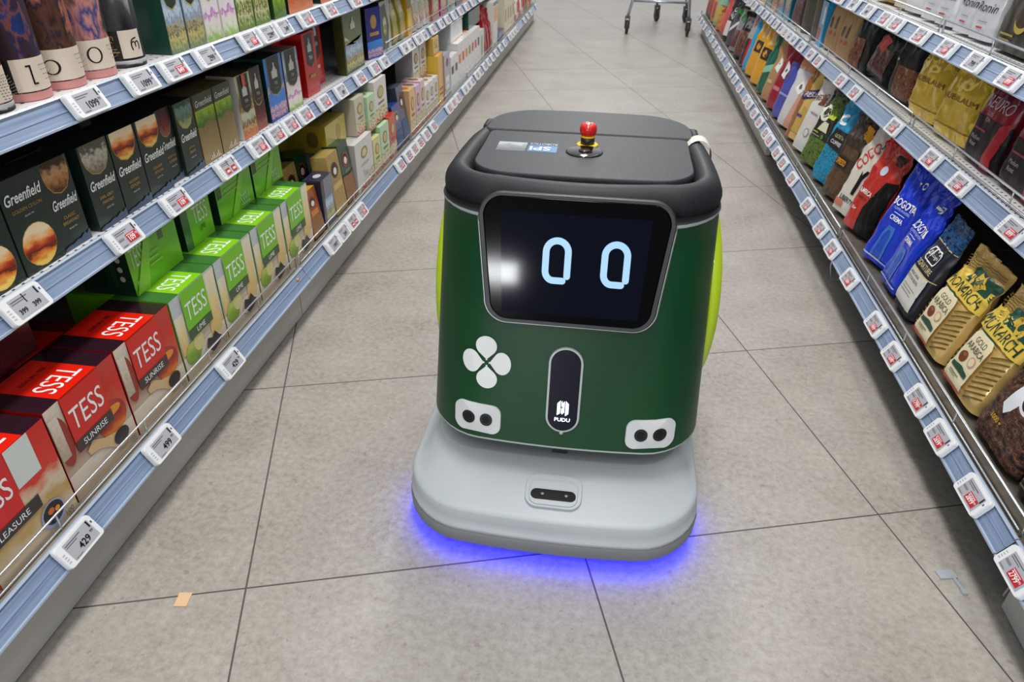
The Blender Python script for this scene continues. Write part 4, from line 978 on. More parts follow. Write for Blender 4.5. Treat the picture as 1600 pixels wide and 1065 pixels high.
box('LB', .58, .735, .10, .10, 'bright red box lying on the front row at the left edge', film(190, 28, 22), [('t', 'TESS', .7, .4, .5, ink(230, 200, 196), {'fit': .4})], back=.075, dz=.186)
# narrow boxes
NAV = film(36, 42, 66)
OAR = lambda c: [('e', .5, .72, .3, .13, ink(*c)), ('e', .5, .72, .22, .095, ink(30, 26, 24)), ('e', .5, .70, .14, .06, ink(220, 214, 200))]
box('LB', 1.812, 1.895, .135, .06, 'orange brown ornate tea box leaning back beside the green row', film(150, 76, 26), [('r', 0, 0, 1, .42, ORNB), ('r', .2, .44, .8, .56, ink(196, 120, 50))] + OAR((150, 60, 30)), lean=.14, top=[('r', 0, 0, 1, 1, ink(200, 150, 50))])
box('LB', 1.902, 1.992, .150, .055, 'navy tea box with silver grey side and white crest', film(92, 96, 108), [('r', 0, 0, .12, 1, NAV), ('r', .2, .1, .9, .6, CITY), ('r', .2, .6, 1, 1, film(120, 122, 130))], side=film(34, 38, 56), top=[('r', 0, 0, 1, 1, film(46, 50, 72)), ('e', .5, .5, .2, .2, ink(190, 190, 196))], back=.002)
box('LB', 2.000, 2.095, .185, .05, 'tall gold tea box with dark ornament, leaning on the green one', film(170, 146, 84), [('r', 0, 0, 1, .38, ORN), ('p', [(0, 1), (0, .6), (.2, .5), (.8, .5), (1, .6), (1, 1)], ORN), ('r', .12, .40, .88, .50, ink(190, 166, 100))] + OAR((70, 54, 30)), lean=.10)
box('LB', 2.100, 2.190, .190, .05, 'dark green topped tea box with brown carved print', film(30, 66, 46), [('r', 0, 0, 1, .46, ORNB), ('p', [(0, .46), (1, .46), (1, .5), (.5, .44), (0, .5)], ink(24, 56, 40))] + OAR((150, 60, 40)) + [('t', 'OSMAN', .5, .53, .04, ink(150, 170, 150), {'maxw': .5})], lean=.10)
box('LB', 1.885, 1.975, .178, .05, 'gold tea box with dark ornament in the second row', film(160, 136, 76), [('r', 0, 0, 1, 1, ORN)] + OAR((70, 54, 30)), lean=.10, back=.09)
box('LB', 1.980, 2.070, .185, .05, 'dark green tea box in the second row behind the gold one', film(26, 60, 42), OAR((120, 50, 36)), lean=.10, back=.095)
WB = film(206, 204, 200)
seas = [('e', .5, .72, .2, .12, ink(150, 132, 84)), ('e', .5, .72, .12, .08, ink(206, 196, 160)), ('t', 'FOUR SEASONS', .5, .50, .05, ink(150, 140, 110), {'maxw': .8}), ('t', 'Tea', .5, .30, .14, ink(170, 170, 150), {'maxw': .5}), ('p', [(.1, .0), (.95, .0), (.98, .30), (.8, .26), (.55, .16), (.3, .12)], FRUIT)]
box('LB', 2.205, 2.385, .165, .14, 'white gift tea box with small round crest and pale lettering', WB, seas, [('t', 'FOUR SEASONS', .5, .2, .14, ink(170, 168, 160), {'fit': .9})], side=film(160, 158, 152))
box('LB', 2.115, 2.200, .160, .13, 'white gift tea box with vertical lettering behind the green one', WB, [('t', 'FOUR', .5, .6, .16, ink(60, 70, 64), {'rot': -90})], back=.06, side=film(150, 150, 146))
box('LB', 2.10, 2.28, .085, .16, 'olive yellow gift box lying on top of the white boxes', film(196, 178, 96), [('r', 0, 0, .0, 0, ink(0, 0, 0)), ('e', .62, .5, .12, .3, ink(170, 150, 80))], back=.05, dz=.167, side=film(160, 142, 40), sideart=[('e', .72, .5, .12, .3, ink(110, 94, 30))], top=[('r', 0, 0, 1, 1, film(176, 158, 70))])
def fruitbox(y0, y1, h, c, n, dz=0, back=0, d=.08, topc=(150, 130, 60), art=True):
    A = ([('r', .0, .0, 1, .34, FRUIT), ('e', .5, .68, .26, .15, ink(*topc)), ('e', .5, .68, .19, .11, ink(196, 180, 130)), ('r', .25, .42, .75, .46, ink(120, 100, 60))] if art else [])
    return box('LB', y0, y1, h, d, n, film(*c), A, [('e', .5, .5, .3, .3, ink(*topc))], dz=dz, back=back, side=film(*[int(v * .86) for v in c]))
fruitbox(2.392, 2.478, .130, (206, 204, 140), 'pale yellow green fruit tea box in the lower row')
fruitbox(2.482, 2.590, .150, (176, 210, 170), 'mint green fruit tea box in the lower row')
fruitbox(2.594, 2.680, .155, (196, 60, 40), 'red fruit tea box in the lower row')
fruitbox(2.30, 2.40, .120, (196, 190, 170), 'grey cream tea box lying above the white gift box', dz=.168, back=.02)
fruitbox(2.405, 2.49, .120, (180, 212, 172), 'mint green tea box with pink flower on the upper row', dz=.152, back=.012)
fruitbox(2.495, 2.64, .145, (214, 212, 206), 'large white leaf print tea box on the upper row', dz=.157, back=.014, topc=(150, 140, 90))
box('LB', 2.690, 2.785, .165, .05, 'dark blue tea box with pale top leaning back, nearer', film(40, 66, 128), OAR((150, 140, 110)) + [('r', .1, .1, .9, .4, BLUEF)], side=film(36, 44, 70), lean=.1)
box('LB', 2.790, 2.885, .215, .045, 'slate blue tea box leaning back with arched emblem', film(70, 78, 96), OAR((120, 60, 50)) + [('r', .1, .05, .9, .4, BLUEF)], side=film(50, 56, 72), lean=.12)
box('LB', 2.70, 2.78, .205, .045, 'slate blue tea box with yellow lid standing behind', film(54, 60, 78), OAR((120, 60, 50)), side=film(50, 56, 72), lean=.08, back=.07, top=[('r', 0, 0, 1, 1, ink(206, 214, 60))])
fruitbox(2.893, 2.985, .185, (222, 178, 120), 'orange and pink tea box with yellow lid', topc=(190, 90, 60))
fruitbox(2.992, 3.068, .180, (206, 176, 200), 'lilac and cream fruit tea box, nearer', topc=(110, 84, 50))
fruitbox(3.072, 3.148, .185, (222, 190, 190), 'pink and cream fruit tea box', topc=(110, 84, 50))
for k, (a, b) in enumerate(((3.155, 3.235), (3.24, 3.32), (3.325, 3.40))):
    fruitbox(a, b, .148, (214, 214, 216), 'white fruit tea box with brown round crest in the long lower row, %s' % ('nearest', 'middle', 'farthest')[k], topc=(130, 104, 64))
for k, (a, b) in enumerate(((3.155, 3.27), (3.28, 3.395))):
    fruitbox(a, b, .150, (216, 216, 218), 'white fruit tea box stacked on top of the white row, %s' % ('nearer', 'farther')[k], dz=.150, back=.05, topc=(130, 104, 64))
box('LB', 3.415, 3.525, .225, .06, 'amber yellow tea box with brown side', film(214, 164, 60), [('r', .2, .2, .8, .24, ink(150, 90, 40)), ('r', .2, .3, .8, .34, ink(150, 90, 40)), ('r', .85, 0, 1, 1, film(200, 110, 40))], side=film(206, 170, 60))
box('LB', 3.54, 3.67, .205, .06, 'grey lilac tea box with small purple mark', film(170, 166, 172), [('e', .55, .8, .2, .1, ink(130, 70, 110)), ('r', .2, .15, .8, .5, FLOW)], side=film(80, 50, 44))
fruitbox(3.42, 3.53, .075, (214, 176, 70), 'yellow honey tea box standing on the amber one', dz=.226, back=.02, topc=(180, 120, 40))
WH = (222, 222, 220)
cols = [(70, 74, 66), (60, 90, 80), (226, 120, 40), (214, 90, 40), (226, 130, 60), (110, 160, 60), (200, 70, 50), (206, 60, 70)]
y = 3.69
for k in range(9):
    c = cols[k % 8]
    box('LB', y, y + .088, .17 if k < 2 else .205, .16, 'white tea box with small %s window print, long white row' % ('grey', 'teal', 'orange', 'rust', 'orange', 'green', 'red', 'crimson', 'grey')[k], film(*WH), [('r', .2, .50, .8, .72, ink(*c)), ('r', .25, .15, .75, .18, ink(170, 170, 168))], top=[('r', .1, .2, .9, .5, ink(*[min(255, v + 60) for v in c]))], side=film(206, 206, 206))
    y += .092
g = G(); g.box(-.12, 0, -.15, .15, 0, .09, M((206, 210, 214), .2, 0, .5)); 
for k in range(7): g.box(0, .003, -.14 + k * .042, -.11 + k * .042, .006, .08, M((222, 226, 230), .2, 0, .5))
g.box(-.125, .004, -.155, .155, .088, .096, M((224, 228, 230), .25)); o = g.build('plastic_box'); o.location = (-.86, 4.02, .157 + .206); reg(o, 'LB', 'clear ribbed plastic box standing on the long white row', 'container', 4.0)
box('LB', 4.53, 4.66, .17, .10, 'white and green tea box beside the dark green tin', film(206, 212, 200), [('r', .3, 0, .55, .8, ink(70, 130, 60))])
box('LB', 4.32, 4.68, .09, .14, 'dark green tea tin lying on the boxes', film(28, 70, 52), [('r', .08, .15, .92, .85, film(40, 90, 66)), ('r', .12, .22, .88, .78, film(28, 70, 52))], dz=.207, back=.03, name='tea_tin')
for k in range(3):
    pouch('LB', 4.69 + .10 * k, 4.79 + .10 * k, .30 - .03 * k, .06, 'shiny red foil tea pouch beside the green tin, %s' % ('nearest', 'middle', 'farthest')[k], M((160, 22, 26), .2, .4), [], lean=.08, wr=.008)
box('LB', 5.02, 5.20, .27, .08, 'white tea box with orange picture panel and navy lid', film(216, 214, 208), [('r', .1, .55, .9, .88, film(226, 150, 50)), ('r', 0, .92, 1, 1, film(60, 60, 110))])
box('LB', 5.23, 5.50, .05, .14, 'navy tea tin lying behind the orange panel box', film(64, 62, 112), [], dz=.0, back=.0, name='tea_tin')
box('LB', 5.22, 5.42, .30, .06, 'violet tea box standing in the far rear row', film(70, 66, 120), [('r', .1, .6, .9, .95, ink(130, 126, 170))], back=.16)
for k in range(4):
    a = 5.52 + .13 * k
    box('LB', a, a + .125, .27, .08, 'cream tea box with green lid edge near the far end, %s of four' % ('first', 'second', 'third', 'fourth')[k], film(216, 208, 176), [('r', 0, .92, 1, 1, ink(170, 190, 90)), ('r', .3, .3, .7, .6, ink(170, 140, 90))])
y = 6.06
for k, (c, n) in enumerate((((206, 40, 34), 'red and white'), ((222, 220, 214), 'white'), ((196, 36, 36), 'scarlet'), ((214, 210, 200), 'ivory'), ((180, 34, 34), 'ruby red'), ((70, 120, 80), 'leaf green'), ((216, 160, 70), 'mustard'), ((150, 40, 60), 'wine'), ((226, 224, 220), 'snow white'))):
    a = y + .145 * k
    if a + .14 > 7.40: break
    pouch('LB', a, a + .138, .26, .07, '%s tea pouch near the far end of the row' % n, film(*c), [('r', .15, .2, .85, .5, ink(226, 222, 214) if c[0] > 190 and c[1] < 60 else ink(190, 60, 50))], lean=.06)
# ------------------------------------------------------------------ bottom right shelf: coffee bags leaning back
def coffee(key, y0, y1, h, desc, body, art, **kw):
    d = kw.pop('d', .056)
    if y0 > 1.8 and key == 'RB': kw.setdefault('rz', .30); m_ = (y0 + y1) / 2; hw_ = (y1 - y0) * .53; y0, y1 = m_ - hw_, m_ + hw_; d = .040
    elif y0 > 1.8: kw.setdefault('rz', .12)
    return pouch(key, y0, y1, h, d, desc, body, art, **kw)
BLK = M((14, 14, 16), .35, spec=.25); DGR = (22, 66, 48)
MON = [('p', [(0, .0), (1, .0), (1, 1), (0, 1)], GOLDF)]
def hatch(x0, x1, y0, y1, n, mat, sl=.1):
    return [('p', [(x0, y0 + (y1 - y0) * k / n), (x1, y0 + (y1 - y0) * k / n + sl), (x1, y0 + (y1 - y0) * (k + .35) / n + sl), (x0, y0 + (y1 - y0) * (k + .35) / n)], mat) for k in range(n)]
OLV = M((120, 96, 40), .35, .3); CRM = ink(222, 212, 176)
def monarch():
    A = hatch(.70, .97, .04, .50, 9, OLV, .10) + hatch(.02, .16, .04, .40, 7, OLV, .0) + hatch(.05, .95, .80, .93, 5, OLV, .03)
    A += [('r', .0, .56, 1, .78, ink(214, 184, 70)), ('p', [(.34, .70), (1.0, .70), (1.0, .86), (.34, .86)], ink(*DGR)), ('p', [(.50, .76), (.60, .74), (.66, .68), (.74, .74), (.82, .76), (.74, .80), (.70, .86), (.62, .82), (.54, .84)], ink(206, 172, 60)), ('e', .655, .77, .045, .035, ink(*DGR)),
          ('t', 'MONARCH', .50, .632, .10, ink(24, 50, 38), {'fit': .90, 'bold': False}),
          ('p', [(.16, .06), (.66, .06), (.66, .50), (.60, .545), (.22, .545), (.16, .50)], CRM), ('r', .16, .545, .66, .556, ink(*DGR)),
          ('t', 'GOLD', .41, .475, .05, ink(70, 60, 44), {'maxw': .36}), ('t', 'ARABICA', .41, .405, .058, ink(50, 50, 44), {'fit': .44}),
          ('e', .30, .29, .085, .055, ink(110, 52, 26)), ('e', .30, .315, .05, .018, ink(150, 84, 50)), ('e', .52, .31, .08, .05, ink(214, 150, 130)), ('e', .52, .31, .06, .037, CRM),
          ('p', [(.20, .165), (.62, .165), (.62, .205), (.42, .225), (.20, .205)], ink(*DGR)), ('r', .24, .13, .50, .138, ink(110, 110, 90)), ('r', .24, .115, .44, .121, ink(110, 110, 90)),
          ('r', .14, .045, .68, .062, ink(200, 50, 34))]
    return A
coffee('RB', 1.215, 1.375, .232, 'gold coffee bag with yellow band, nearer one', GOLDF, monarch(), lean=0.275, wr=.0042, back=.0, tilt=-0.009)
coffee('RB', 1.398, 1.562, .232, 'gold coffee bag with yellow band, beside the dark blue bag', GOLDF, monarch(), lean=0.275, wr=.0042, tilt=-0.015)
cup = [('r', .0, .0, 1, .62, BEANS), ('p', [(.26, .34), (.36, .28), (.44, .34), (.62, .72), (.56, .86), (.36, .90), (.32, .60)], ink(222, 226, 232)), ('e', .60, .50, .17, .105, ink(226, 228, 232)), ('e', .605, .505, .135, .082, ink(44, 28, 18)), ('e', .60, .49, .05, .035, ink(150, 100, 50)), ('p', [(.74, .52), (.86, .50), (.86, .46), (.74, .44)], ink(226, 228, 232)), ('p', [(.72, .56), (1, .62), (1, .46), (.86, .52), (.74, .40)], ink(150, 96, 76)),
       ('t', '1000 g', .34, .20, .06, ink(200, 150, 40), {'maxw': .34, 'bold': True}), ('t', 'CAPPUCCINO', .78, .72, .06, ink(190, 146, 44), {'maxw': .4, 'rot': 60})]
coffee('RB', 1.035, 1.205, .225, 'dark coffee bag printed with roasted beans and a white cup', M((30, 22, 20), .35, spec=.4), cup, lean=0.253, wr=.004)
coffee('RB', .875, 1.028, .225, 'black brown coffee bag at the near right edge', M((30, 27, 25), .35, spec=.4), [('r', .1, .1, .9, .16, ink(140, 120, 70)), ('r', .1, .3, .6, .34, ink(110, 96, 60)), ('r', .1, .05, .5, .07, ink(110, 96, 60))], lean=0.253)
del_ = [('r', .0, .74, 1, 1, BLUEF), ('r', .0, .735, 1, .745, ink(190, 180, 130)), ('p', stadium(.5, .61, .27, .075, .07), WHITE), ('p', stadium(.5, .61, .24, .062, .058), ink(20, 26, 40)), ('t', "De'Longhi", .5, .61, .050, WHITE, {'fit': .40}), ('t', 'SIGNATURE', .5, .485, .055, ink(222, 206, 150), {'fit': .72}), ('r', .08, .06, .92, .42, ink(206, 204, 196)), ('r', .0, .42, 1, .43, ink(196, 176, 110)), ('t', 'AFRICANA', .4, .37, .032, ink(60, 60, 60), {'maxw': .5}), ('t', 'COTTON BLEND', .42, .32, .032, ink(60, 60, 60), {'maxw': .6}), ('r', .2, .24, .8, .246, ink(120, 120, 120)), ('r', .2, .21, .7, .216, ink(120, 120, 120)), ('r', .2, .18, .75, .186, ink(120, 120, 120))]
coffee('RB', 1.590, 1.705, .245, "dark navy coffee bag with white lower label", M((24, 30, 44), .35, 0, .2), del_, lean=0.231, wr=.003, tilt=-0.030)
BLUE = foil('blue_film', (12, 50, 196), (18, 62, 210), .2, .15, 9, .010, .4)
bog = [('p', [(.30, .05), (.62, .05), (.62, .30), (.56, .38), (.36, .38), (.30, .30)], M((60, 120, 200), .25, .2, .4)), ('p', [(.36, .05), (.56, .05), (.56, .28), (.5, .34), (.42, .34), (.36, .28)], M((26, 76, 196), .25, .2, .4)), ('t', 'BOGOTA', .48, .60, .075, WHITE, {'fit': .72, 'bold': True}), ('t', 'COFFEE ROASTERS', .48, .54, .022, ink(190, 200, 230), {'maxw': .6}), ('r', .3, .50, .64, .505, WHITE), ('t', 'CREMA', .46, .455, .045, WHITE, {'maxw': .4, 'bold': True}), ('e', .60, .82, .07, .035, WHITE), ('e', .60, .82, .045, .02, BLUE), ('r', .40, .80, .52, .83, WHITE), ('r', .1, .04, .9, .055, ink(190, 200, 220))]
coffee('RB', 1.715, 1.835, .275, 'shiny blue coffee bag, partly behind the dark navy bag', BLUE, bog, lean=0.242, wr=.006, tilt=-0.030, back=.004)
coffee('RB', 1.850, 1.985, .285, 'shiny blue coffee bag with pale blue cup print, next to the red bag', BLUE, bog, lean=0.242, wr=.0065, tilt=-0.036)
coffee('RB', 2.080, 2.215, .285, 'red and black coffee bag with folded shiny front', M((186, 44, 36), .25, .1, .4), [('p', [(.5, .0), (1, .0), (1, .62), (.72, .58), (.66, .32), (.46, .26)], BLK), ('t', 'AMERICA', .32, .40, .05, WHITE, {'maxw': .42, 'bold': True}), ('t', 'ARABICA', .26, .33, .03, ink(60, 30, 30), {'maxw': .4}), ('t', '1kg', .22, .2, .045, WHITE, {'maxw': .2, 'bold': True}), ('e', .45, .66, .12, .05, ink(190, 196, 214)), ('r', .6, .76, .78, .86, ink(60, 30, 34))], lean=0.253, wr=.008, tilt=-0.048)
coffee('RB', 2.225, 2.345, .300, 'cream coffee bag with red letters and a dark statue print', M((206, 202, 190), .35, 0, .3), [('t', 'COCO', .34, .62, .14, ink(196, 44, 38), {'fit': .74, 'rot': 62, 'bold': True}), ('p', [(.5, .22), (.62, .22), (.66, .40), (.78, .50), (.66, .50), (.58, .44), (.5, .48)], BLK), ('t', 'LIBERTY', .48, .15, .05, BLACK, {'maxw': .7, 'bold': True}), ('r', .05, .05, .4, .12, ink(196, 120, 90)), ('r', .6, .74, .66, .80, BLACK)], lean=0.253, wr=.006, tilt=-0.060)
coffee('RB', 2.385, 2.505, .270, 'dark brown coffee bag with orange espresso label', M((58, 44, 34), .35, 0, .2), [('r', 0, 0, 1, .34, BARK), ('p', [(.02, .36), (.62, .36), (.62, .48), (.02, .48)], ink(24, 20, 18)), ('t', 'ESPRESSO', .32, .42, .07, ink(216, 150, 30), {'fit': .54, 'bold': True}), ('p', [(.5, .8), (.9, .74), (.96, .9), (.6, .93)], ink(214, 150, 20)), ('r', .2, .5, .9, .62, BARK)], lean=0.231, wr=.007, tilt=-0.054)
coffee('RB', 2.545, 2.665, .275, 'turquoise and black coffee bag with blue leaf print', M((30, 140, 186), .3, 0, .3), [('r', 0, 0, 1, .42, TROP), ('p', [(.12, .44), (.9, .40), (.9, .66), (.12, .66)], ink(26, 26, 28)), ('t', 'COSTA', .5, .58, .045, ink(196, 190, 120), {'maxw': .6}), ('t', 'COFFEE', .5, .50, .045, WHITE, {'maxw': .6}), ('e', .3, .78, .14, .07, WHITE), ('e', .3, .78, .07, .035, ink(40, 140, 186))], lean=0.220, wr=.006, tilt=-0.054)
coffee('RB', 2.730, 2.860, .285, 'black and olive coffee bag with large white ring letter', M((30, 34, 30), .3, 0, .4), [('r', .0, 0, 1, .34, GRNF), ('r', .2, .66, 1, .9, GRNF), ('e', .28, .66, .24, .11, ink(226, 226, 206)), ('e', .28, .66, .14, .065, ink(30, 34, 30)), ('p', [(.3, .44), (.72, .44), (.62, .56), (.4, .56)], ink(206, 206, 170)), ('r', .42, .62, .78, .67, ink(196, 206, 60)), ('e', .62, .38, .07, .03, ink(60, 130, 50)), ('r', .1, .36, .5, .372, ink(150, 150, 130)), ('r', .1, .40, .4, .41, ink(196, 206, 60))], lean=0.220, wr=.007, tilt=-0.048)
coffee('RB', 2.900, 3.030, .300, 'white coffee bag with brown puzzle print', M((206, 204, 200), .35, 0, .3), [('t', 'FRESCO', .40, .70, .07, ink(96, 52, 34), {'fit': .7, 'rot': 18, 'bold': True}), ('p', [(.4, .60), (.7, .62), (.74, .72), (.62, .70), (.5, .76)], ink(110, 60, 40)), ('r', 0, .9, 1, 1, ink(120, 70, 46)), ('e', .52, .24, .14, .06, ink(150, 140, 130)), ('e', .52, .24, .10, .043, ink(206, 204, 200)), ('r', .3, .48, .7, .50, ink(140, 136, 130))], lean=0.220, wr=.004, tilt=-0.048)
coffee('RB', 3.060, 3.195, .300, 'gold coffee bag with dark blue name band', GOLDF, [('r', .0, 0, .3, 1, film(150, 96, 50)), ('p', [(.14, .50), (.86, .62), (.86, .74), (.14, .62)], ink(34, 30, 96)), ('t', 'FRESCO', .5, .62, .07, ink(226, 214, 196), {'fit': .62, 'rot': 13, 'bold': True}), ('p', [(.3, .1), (.9, .1), (.9, .4), (.5, .46)], M((214, 176, 90), .25, .4)), ('r', .3, .3, .6, .34, ink(90, 60, 110))], lean=0.220, wr=.005, tilt=-0.048)
coffee('RB', 3.230, 3.400, .290, 'white and salmon coffee bag with diamond emblem', M((202, 200, 202), .35, 0, .3), [('p', [(.4, .0), (1, .0), (1, .52), (.6, .5)], ink(206, 150, 126)), ('p', [(.3, .55), (.55, .48), (.75, .6), (.5, .72)], ink(230, 230, 230)), ('e', .5, .6, .07, .04, ink(60, 60, 64)), ('r', 0, .82, 1, 1, film(206, 140, 96))], lean=0.209, wr=.004, tilt=-0.042)
coffee('RB', 3.430, 3.545, .24, 'blue violet coffee bag low beside the crimson one', M((70, 74, 160), .35, 0, .3), [('r', .1, .4, .8, .44, ink(150, 150, 206))], lean=0.198, tilt=-0.042)
coffee('RB', 3.560, 3.715, .290, 'crimson coffee bag with white diamond label', M((146, 22, 42), .28, .1, .4), [('p', [(.3, .52), (.55, .48), (.62, .64), (.42, .76)], ink(226, 224, 226)), ('e', .47, .61, .05, .03, ink(60, 60, 64)), ('r', .2, .28, .55, .34, ink(196, 120, 130))], lean=0.209, tilt=-0.036, wr=.006)
coffee('RB', 3.735, 3.880, .280, 'tan paper coffee bag with white diamond label', M((170, 128, 84), .5), [('p', [(.3, .54), (.6, .48), (.66, .64), (.44, .76)], ink(228, 226, 222)), ('e', .48, .61, .05, .03, ink(60, 60, 64)), ('r', .2, .28, .5, .34, ink(200, 170, 140))], lean=0.209, tilt=-0.036)
coffee('RB', 3.900, 4.040, .275, 'dark green coffee bag with pale green stripe', M((10, 92, 66), .3, 0, .3), [('p', [(.0, .3), (1, .46), (1, .6), (0, .42)], ink(130, 190, 160))], lean=0.209, tilt=-0.036)
YEL = M((222, 158, 26), .3, .1, .4)
for k, (a, b) in enumerate(((4.07, 4.26), (4.29, 4.48))):
    coffee('RB', a, b, .300, 'yellow coffee bag with a black picture patch, %s' % ('nearer', 'farther')[k], YEL, [('r', .2, .42, .8, .62, ink(40, 30, 22)), ('e', .4, .52, .12, .06, ink(206, 140, 60)), ('p', [(.3, .66), (.8, .70), (.8, .9), (.4, .9)], ink(206, 176, 110))], lean=0.198, tilt=-0.030, wr=.006)
coffee('RB', 4.50, 4.60, .28, 'bright blue coffee bag behind the yellow ones', M((30, 150, 196), .3, 0, .3), [], lean=0.198, tilt=-0.030)
coffee('RB', 4.62, 4.76, .300, 'red and grey coffee bag', M((190, 30, 32), .3, 0, .3), [('r', .0, .5, .6, 1, ink(150, 150, 150)), ('r', 0, .0, .4, .5, ink(40, 36, 38))], lean=0.198, tilt=-0.030)
coffee('RB', 4.80, 5.02, .270, 'dark coffee bag with red and yellow spice picture', BLK, [('r', .05, .05, .95, .6, SPICE), ('r', .2, .66, .8, .9, ink(120, 118, 116))], lean=0.198, wr=.006)
coffee('RB', 5.06, 5.24, .260, 'silver grey coffee bag with green foil patch', M((150, 152, 150), .3, .3), [('e', .5, .8, .3, .1, ink(40, 120, 60)), ('r', .1, .1, .5, .5, SPICE)], lean=0.198, wr=.007)
coffee('RB', 5.28, 5.46, .260, 'black and white coffee bag with green top', M((60, 62, 64), .3, .1), [('e', .6, .85, .3, .08, ink(30, 130, 50)), ('p', [(.1, .3), (.8, .6), (.8, .7), (.1, .4)], ink(206, 206, 206))], lean=0.198, wr=.007)
coffee('RB', 5.50, 5.68, .28, 'black coffee bag with white side lettering', BLK, [('r', .1, .1, .5, .45, ink(206, 204, 200)), ('t', 'ESS', .5, .7, .2, ink(206, 206, 206), {'maxw': .8, 'rot': 60})], lean=0.198)
coffee('RB', 5.72, 5.90, .30, 'tall red coffee bag leaning over its neighbours', M((196, 40, 30), .3, .1, .4), [], lean=0.165, tilt=-.12)
coffee('RB', 5.94, 6.14, .17, 'small gold foil coffee bag, crumpled', M((206, 130, 50), .2, .7), [], lean=0.220, wr=.012)
for k, (a, b, c, n) in enumerate(((6.17, 6.36, (130, 170, 140), 'mint green'), (6.39, 6.58, (200, 130, 60), 'orange tan'), (6.60, 6.78, (60, 80, 60), 'dark olive'), (6.80, 6.98, (90, 92, 110), 'grey blue'))):
    coffee('RB', a, b, .30, '%s coffee bag near the far right end' % n, M(c, .35, 0, .2), [('r', .2, .1, .8, .5, ink(190, 160, 60) if k == 0 else ink(170, 60, 50))], lean=0.110)

# ------------------------------------------------------------------ middle right shelf
neu = [('r', 0, .0, 1, .42, M((30, 14, 22), .4, spec=.2)), ('t', 'NEURO', .48, .56, .105, ink(206, 176, 190), {'fit': .86}), ('t', 'LUXE', .42, .46, .04, ink(206, 170, 186), {'maxw': .34}), ('t', 'ION', .42, .405, .04, ink(206, 170, 186), {'maxw': .26}), ('p', [(.70, .0), (.92, .0), (.98, .46), (.82, .40)], ink(170, 30, 44)), ('r', .16, .29, .52, .31, ink(150, 40, 60)), ('t', 'Medium', .32, .22, .04, ink(190, 180, 186), {'maxw': .4}), ('t', 'Roast', .30, .16, .04, ink(190, 180, 186), {'maxw': .32}), ('p', [(.42, .93), (.58, .93), (.5, .85)], ink(120, 120, 124))]
coffee('RM', 1.470, 1.655, .235, 'maroon coffee bag, nearer of the two', MAROON, neu, lean=0.109, wr=.006, d=.07)
coffee('RM', 1.680, 1.845, .235, 'maroon coffee bag, beside the yellow gold bags', MAROON, neu, lean=0.109, wr=.006, d=.07)
coffee('RM', 1.290, 1.455, .220, 'black coffee bag with white coffee cup print at the right edge', M((20, 17, 17), .35, spec=.25), [('p', [(.2, .86), (.6, .80), (.9, .88), (.9, .94), (.2, .96)], ink(96, 88, 66)), ('e', .55, .48, .17, .12, ink(206, 196, 184)), ('e', .52, .53, .14, .07, ink(60, 44, 34)), ('r', .2, .3, .7, .31, ink(150, 60, 50)), ('t', '6', .62, .87, .06, ink(170, 160, 120))], lean=0.126, wr=.006, d=.07)
jub = [('t', 'JUBILAUM', .5, .40, .075, ink(90, 62, 14), {'fit': .82}), ('p', [(.22, .74), (.50, .80), (.48, .96), (.26, .94)], ink(150, 132, 84)), ('p', [(.55, .76), (.86, .80), (.80, .95), (.6, .95)], ink(140, 124, 80)), ('r', .05, .70, .95, .715, ink(150, 110, 20)), ('r', .05, .12, .95, .13, ink(150, 110, 20))]
coffee('RM', 1.865, 2.060, .240, 'yellow gold coffee bag beside the maroon bag', GOLDY, jub, lean=0.092, wr=.007, d=.07)
coffee('RM', 2.075, 2.270, .240, 'yellow gold coffee bag beside the black bag', GOLDY, jub, lean=0.092, wr=.007, d=.07)
coffee('RM', 2.300, 2.480, .260, 'black coffee bag with flame pattern and small Italian flag', BLK, [('r', .25, .02, .95, .36, FIRE), ('t', 'caffe', .52, .68, .07, ink(150, 150, 152), {'maxw': .7}), ('p', [(.4, .74), (.46, .74), (.6, .86), (.57, .86)], ink(120, 120, 124)), ('p', [(.62, .6), (.86, .64), (.84, .76), (.7, .72)], ink(120, 118, 120)), ('r', .12, .40, .15, .425, ink(30, 130, 60)), ('r', .15, .40, .18, .425, WHITE), ('r', .18, .40, .21, .425, ink(200, 40, 40))], lean=0.092, wr=.005, d=.07, back=.006)
coffee('RM', 2.520, 2.720, .205, 'black coffee bag slumped low with red flower print', BLK, [('r', .05, .05, .8, .45, SPICE), ('p', [(.1, .4), (.4, .36), (.5, .56), (.2, .62)], ink(206, 60, 50))], lean=0.231, wr=.007, tilt=-.12)
coffee('RM', 2.745, 2.930, .245, 'black coffee bag with orange dragon pattern at the foot', BLK, [('r', .05, .02, .6, .42, FIRE), ('t', 'DARK', .5, .80, .06, ink(190, 190, 190), {'maxw': .5})], lean=0.109, wr=.006)
CAT = [('r', .22, .70, .52, .90, ink(30, 30, 34)), ('p', [(.2, .30), (.3, .30), (.34, .44), (.22, .44)], ink(40, 60, 90)), ('p', [(.5, .3), (.6, .3), (.62, .5), (.52, .44)], ink(60, 60, 64)), ('p', [(.22, .2), (.4, .22), (.36, .26), (.24, .25)], ink(196, 90, 50)), ('p', [(.52, .2), (.7, .22), (.66, .26), (.54, .25)], ink(196, 90, 50))]
KB = M((182, 146, 98), .6)
coffee('RM', 2.965, 3.130, .250, 'kraft paper coffee bag with small figure prints, nearer', KB, CAT[1:], lean=0.084, wr=.006)
coffee('RM', 3.145, 3.320, .270, 'kraft paper coffee bag with black stamp near its rolled top', KB, CAT, lean=0.084, wr=.006)
box('RM', 3.34, 3.43, .17, .03, 'light blue card pack with red panel', film(40, 150, 206), [('r', .1, .1, .5, .4, ink(206, 60, 50)), ('r', .5, .5, .9, .9, ink(226, 226, 226))])
